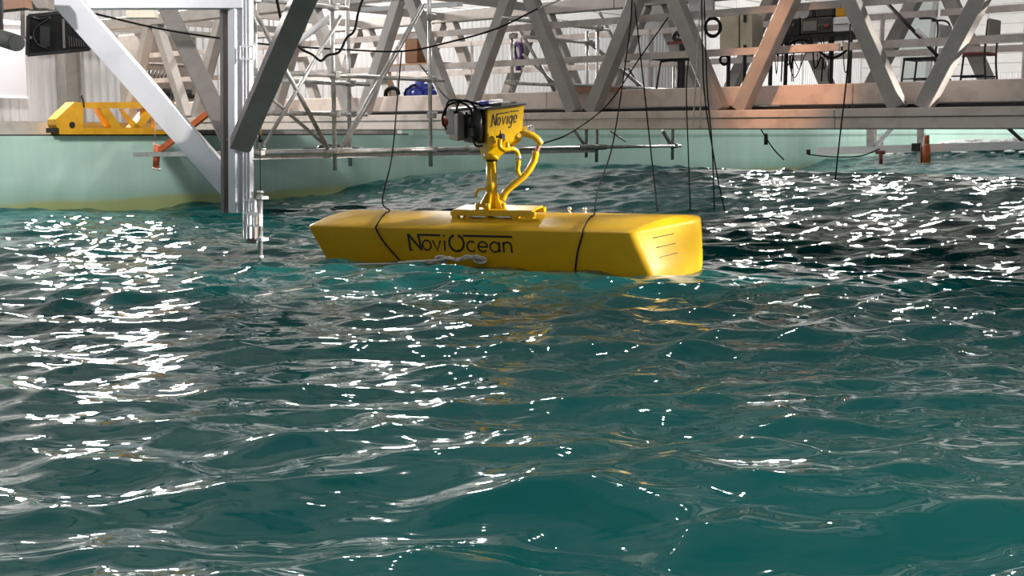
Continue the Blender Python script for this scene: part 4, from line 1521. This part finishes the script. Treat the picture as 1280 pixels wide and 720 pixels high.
rope('pale_cord', [on_d(876, -5, -0.2), on_d(869, 110, -0.25), on_d(866, 158, -0.3)], 0.008, M['rope_white'], 'left pale cord hanging over the lower bridge chord')
rope('pale_cord', [on_d(880, -5, -0.2), on_d(876, 110, -0.25), on_d(875, 160, -0.3)], 0.008, M['rope_white'], 'right pale cord hanging over the lower bridge chord')
rope('tether_line', [on_d(1063, 30, -0.2), on_d(1058, 100, -0.25), on_d(1050, 170, -0.4), on_d(1044, 225, -0.8)], 0.0085, BK, 'black line hanging alone below the right half of the bridge')
rope('head_cable', [on_d(524, 80, 0.2), on_d(540, 100, -0.3), at(556, 120, 13.6), at(572, 132, 12.6)], 0.010, BK, 'black cable running down from the truss to the battery packs', 'cable')
rope('power_cable', [at(345, -5, 11.6), at(353, 30, 11.7), at(362, 42, 11.8), at(375, 60, 12), at(390, 68, 12), at(401, 76, 12), at(410, 69, 12), at(424, 65, 12), at(433, 48, 12), at(443, 38, 12), at(448, 15, 12), at(455, -5, 12)], 0.014, BK, 'thick black cable drooping in front of the scaffold', 'cable')
rope('overhead_cable', [at(118, 17, 13.0), at(200, 36, 13.3), at(290, 50, 13.6), at(340, 56, 13.9), at(430, 62, 14.4), at(505, 64, 14.8), at(560, 53, 15), at(620, 36, 15.3), at(672, 11, 15.6)], 0.011, BK, 'thin black cable strung across the upper left from brace to truss', 'cable')
rope('pale_cord', [on_d(676, 9, -0.2), on_d(690, 4, -0.2), on_d(705, -3, -0.2)], 0.012, M['rope_white'], 'short pale cord at the top of the truss')
zq = wz(0, 12.4)
rope('floating_line', [at(-20, 333.5, 12.3), at(150, 333, 12.2), at(330, 332, 12.1), at(460, 330, 12.15), at(515, 328, 12.2)], 0.006, M['rope_white'], 'long pale line stretched level just above the water at left')
rope('floating_line', [at(318, 370, 10.0), at(400, 358, 10.6), at(470, 349, 11.1), at(505, 344, 11.4)], 0.006, M['rope_white'], 'short pale line slanting over the water below the hull')
rope('floating_line', [at(870, 305, 12.3), at(920, 304, 12.3), at(962, 303.5, 12.3)], 0.006, M['rope_white'], 'pale line leaving the right end of the hull')
# knotted pale rope against the hull
mb = MB()
random.seed(3)
for k in range(7):
    pts = []
    for q in range(9):
        u_ = q / 8
        px = 500 + 98 * u_ + random.uniform(-3, 3)
        py = 329 - 5 * u_ + random.uniform(-2.2, 1.8) - (3 if 0.5 < u_ < 0.65 or u_ > 0.85 else 0)
        pts.append(at(px, py, 12.52 - 0.45 * u_ - 0.06 * random.random() - 0.10))
    mb.tube(smooth_path(pts, 4), 0.010, 5)
for (cx_, cy_) in ((552, 324), (600, 325)):
    for q in range(4):
        Y_ = 12.35 - (cx_ - 552) * 0.0046
        pts = [at(cx_ + (5 + q) * math.cos(a), cy_ + (2.5 + 0.5 * q) * math.sin(a + q), Y_ - 0.05 * q) for a in np.linspace(0, 2 * PI, 13)]
        mb.tube(pts, 0.011, 5)
tag(mb.build('knotted_rope', M['rope_white']), 'knotted pale rope floating against the hull below the lettering', 'rope')

# ------------------------------------------------------------------ far right: gauge platform, floats and beach
DG = 20.0
gp = thing('gauge_platform', on_d(1092, 200, DG), 'far pale steel spar with a braced white post below the bridge', 'platform')
part(MB().bar(on_d(1022, 189, DG), on_d(1300, 181, DG), 0.15, 0.22), 'spar', M['white'], gp)
part(MB().bar(on_d(1089.5, 150, DG), on_d(1089.5, 183, DG), 0.22, 0.2, up=BX), 'post', M['rail'], gp)
part(MB().bar(on_d(1095, 182, DG), on_d(1118, 157, DG), 0.1, 0.1), 'brace', M['white'], gp)
part(MB().bar(on_d(1101, 170, DG + 0.3), on_d(1101, 205, DG + 0.3), 0.10, 0.1, up=BX), 'post', M['rail'], gp)
part(MB().bar(on_d(1150.5, 150, DG), on_d(1150.5, 205, DG), 0.14, 0.14, up=BX), 'post', M['rail'], gp)
part(MB().cyl(on_d(1095, 190.5, DG - 0.2), on_d(1106, 190.5, DG - 0.2), 0.05, 8).cyl(on_d(1101, 191, DG - 0.2), on_d(1101, 205, DG - 0.2), 0.05, 8), 'valve', M['maroon'], gp, 'dark red valve stem')
part(MB().box(on_d(1145.5, 184, DG - 0.1), (0.2, 0.2, 0.22), AX, BX), 'clamp', M['iron'], gp)
part(MB().bar(on_d(1257, 157, DG), on_d(1279, 177, DG), 0.08, 0.08), 'brace', M['iron'], gp)
of = thing('pole_float', on_d(1158, 206, DG - 0.6), 'tall orange pole float standing in the water at far right', 'float')
part(MB().cyl(on_d(1158, 205, DG - 0.6), on_d(1158, 181, DG - 0.6), 0.11, 12), 'lower_tube', M['orange'], of)
part(MB().cyl(on_d(1158.5, 181, DG - 0.6), on_d(1158.5, 169, DG - 0.6), 0.07, 12), 'upper_tube', M['orange'], of)
part(MB().cyl(on_d(1158, 206, DG - 0.6), on_d(1158, 203.5, DG - 0.6), 0.13, 12).cyl(on_d(1158.2, 181.5, DG - 0.6), on_d(1158.2, 180, DG - 0.6), 0.10, 12), 'ring', M['rope_white'], of)
part(MB().cyl(on_d(1153, 204, DG - 0.6), on_d(1153, 182, DG - 0.6), 0.05, 8), 'sleeve', M['iron'], of)
for i, (px, y0_, y1_, lab) in enumerate(((1010.5, 187, 193, 'small black marker standing off the left end of the far spar'), (957.5, 167, 181, 'small black marker peg on the far wall left of the spar'), (546, 167, 182, 'dark peg on the far wall left of the yellow head'), (481.5, 166, 184, 'thin dark rod on the far wall above the scaffold plank'))):
    dmk = 14.0
    tag(MB().cyl(on_d(px, y1_, dmk), on_d(px, y0_, dmk), 0.05 if i != 3 else 0.025, 8).build('marker_peg', M['iron']), lab, 'peg')
rope('far_line', [on_d(950, 160, 6), on_d(966, 185, 6), on_d(980, 200, 6)], 0.012, BK, 'thin dark line slanting to the water left of the far spar')
rope('far_line', [on_d(1010, 193, 12), on_d(1040, 196, 12), on_d(1075, 195, 12), on_d(1100, 186, 12)], 0.014, BK, 'thin dark line sagging under the far spar')

# breaking wave against the beach
mb = MB()
rs = np.random.RandomState(5)
for k in range(1800):
    ss = -7.6 + rs.rand() * 7.5
    dd = 31.2 + rs.normal(0, 0.7)
    p = L(ss, dd, 0)
    p.z = wz(p.x, p.y) + 0.02 + abs(rs.normal(0, 0.07)) * min(1, (ss + 7.6) / 3)
    mb.ball(p, 0.03 + 0.09 * rs.rand() ** 2, 5, 3, (2.4, 1.5, 0.6))
tag(mb.build('wave_spray', M['foam']), 'white foam of a wave breaking at the far right wall', 'foam', kind='stuff')

# warm spot lamp aim
spo.location = L(4.3, -3.2, 4.6)
spo.rotation_euler = (L(4.1, 0.2, 1.9) - spo.location).to_track_quat('-Z', 'Y').to_euler()
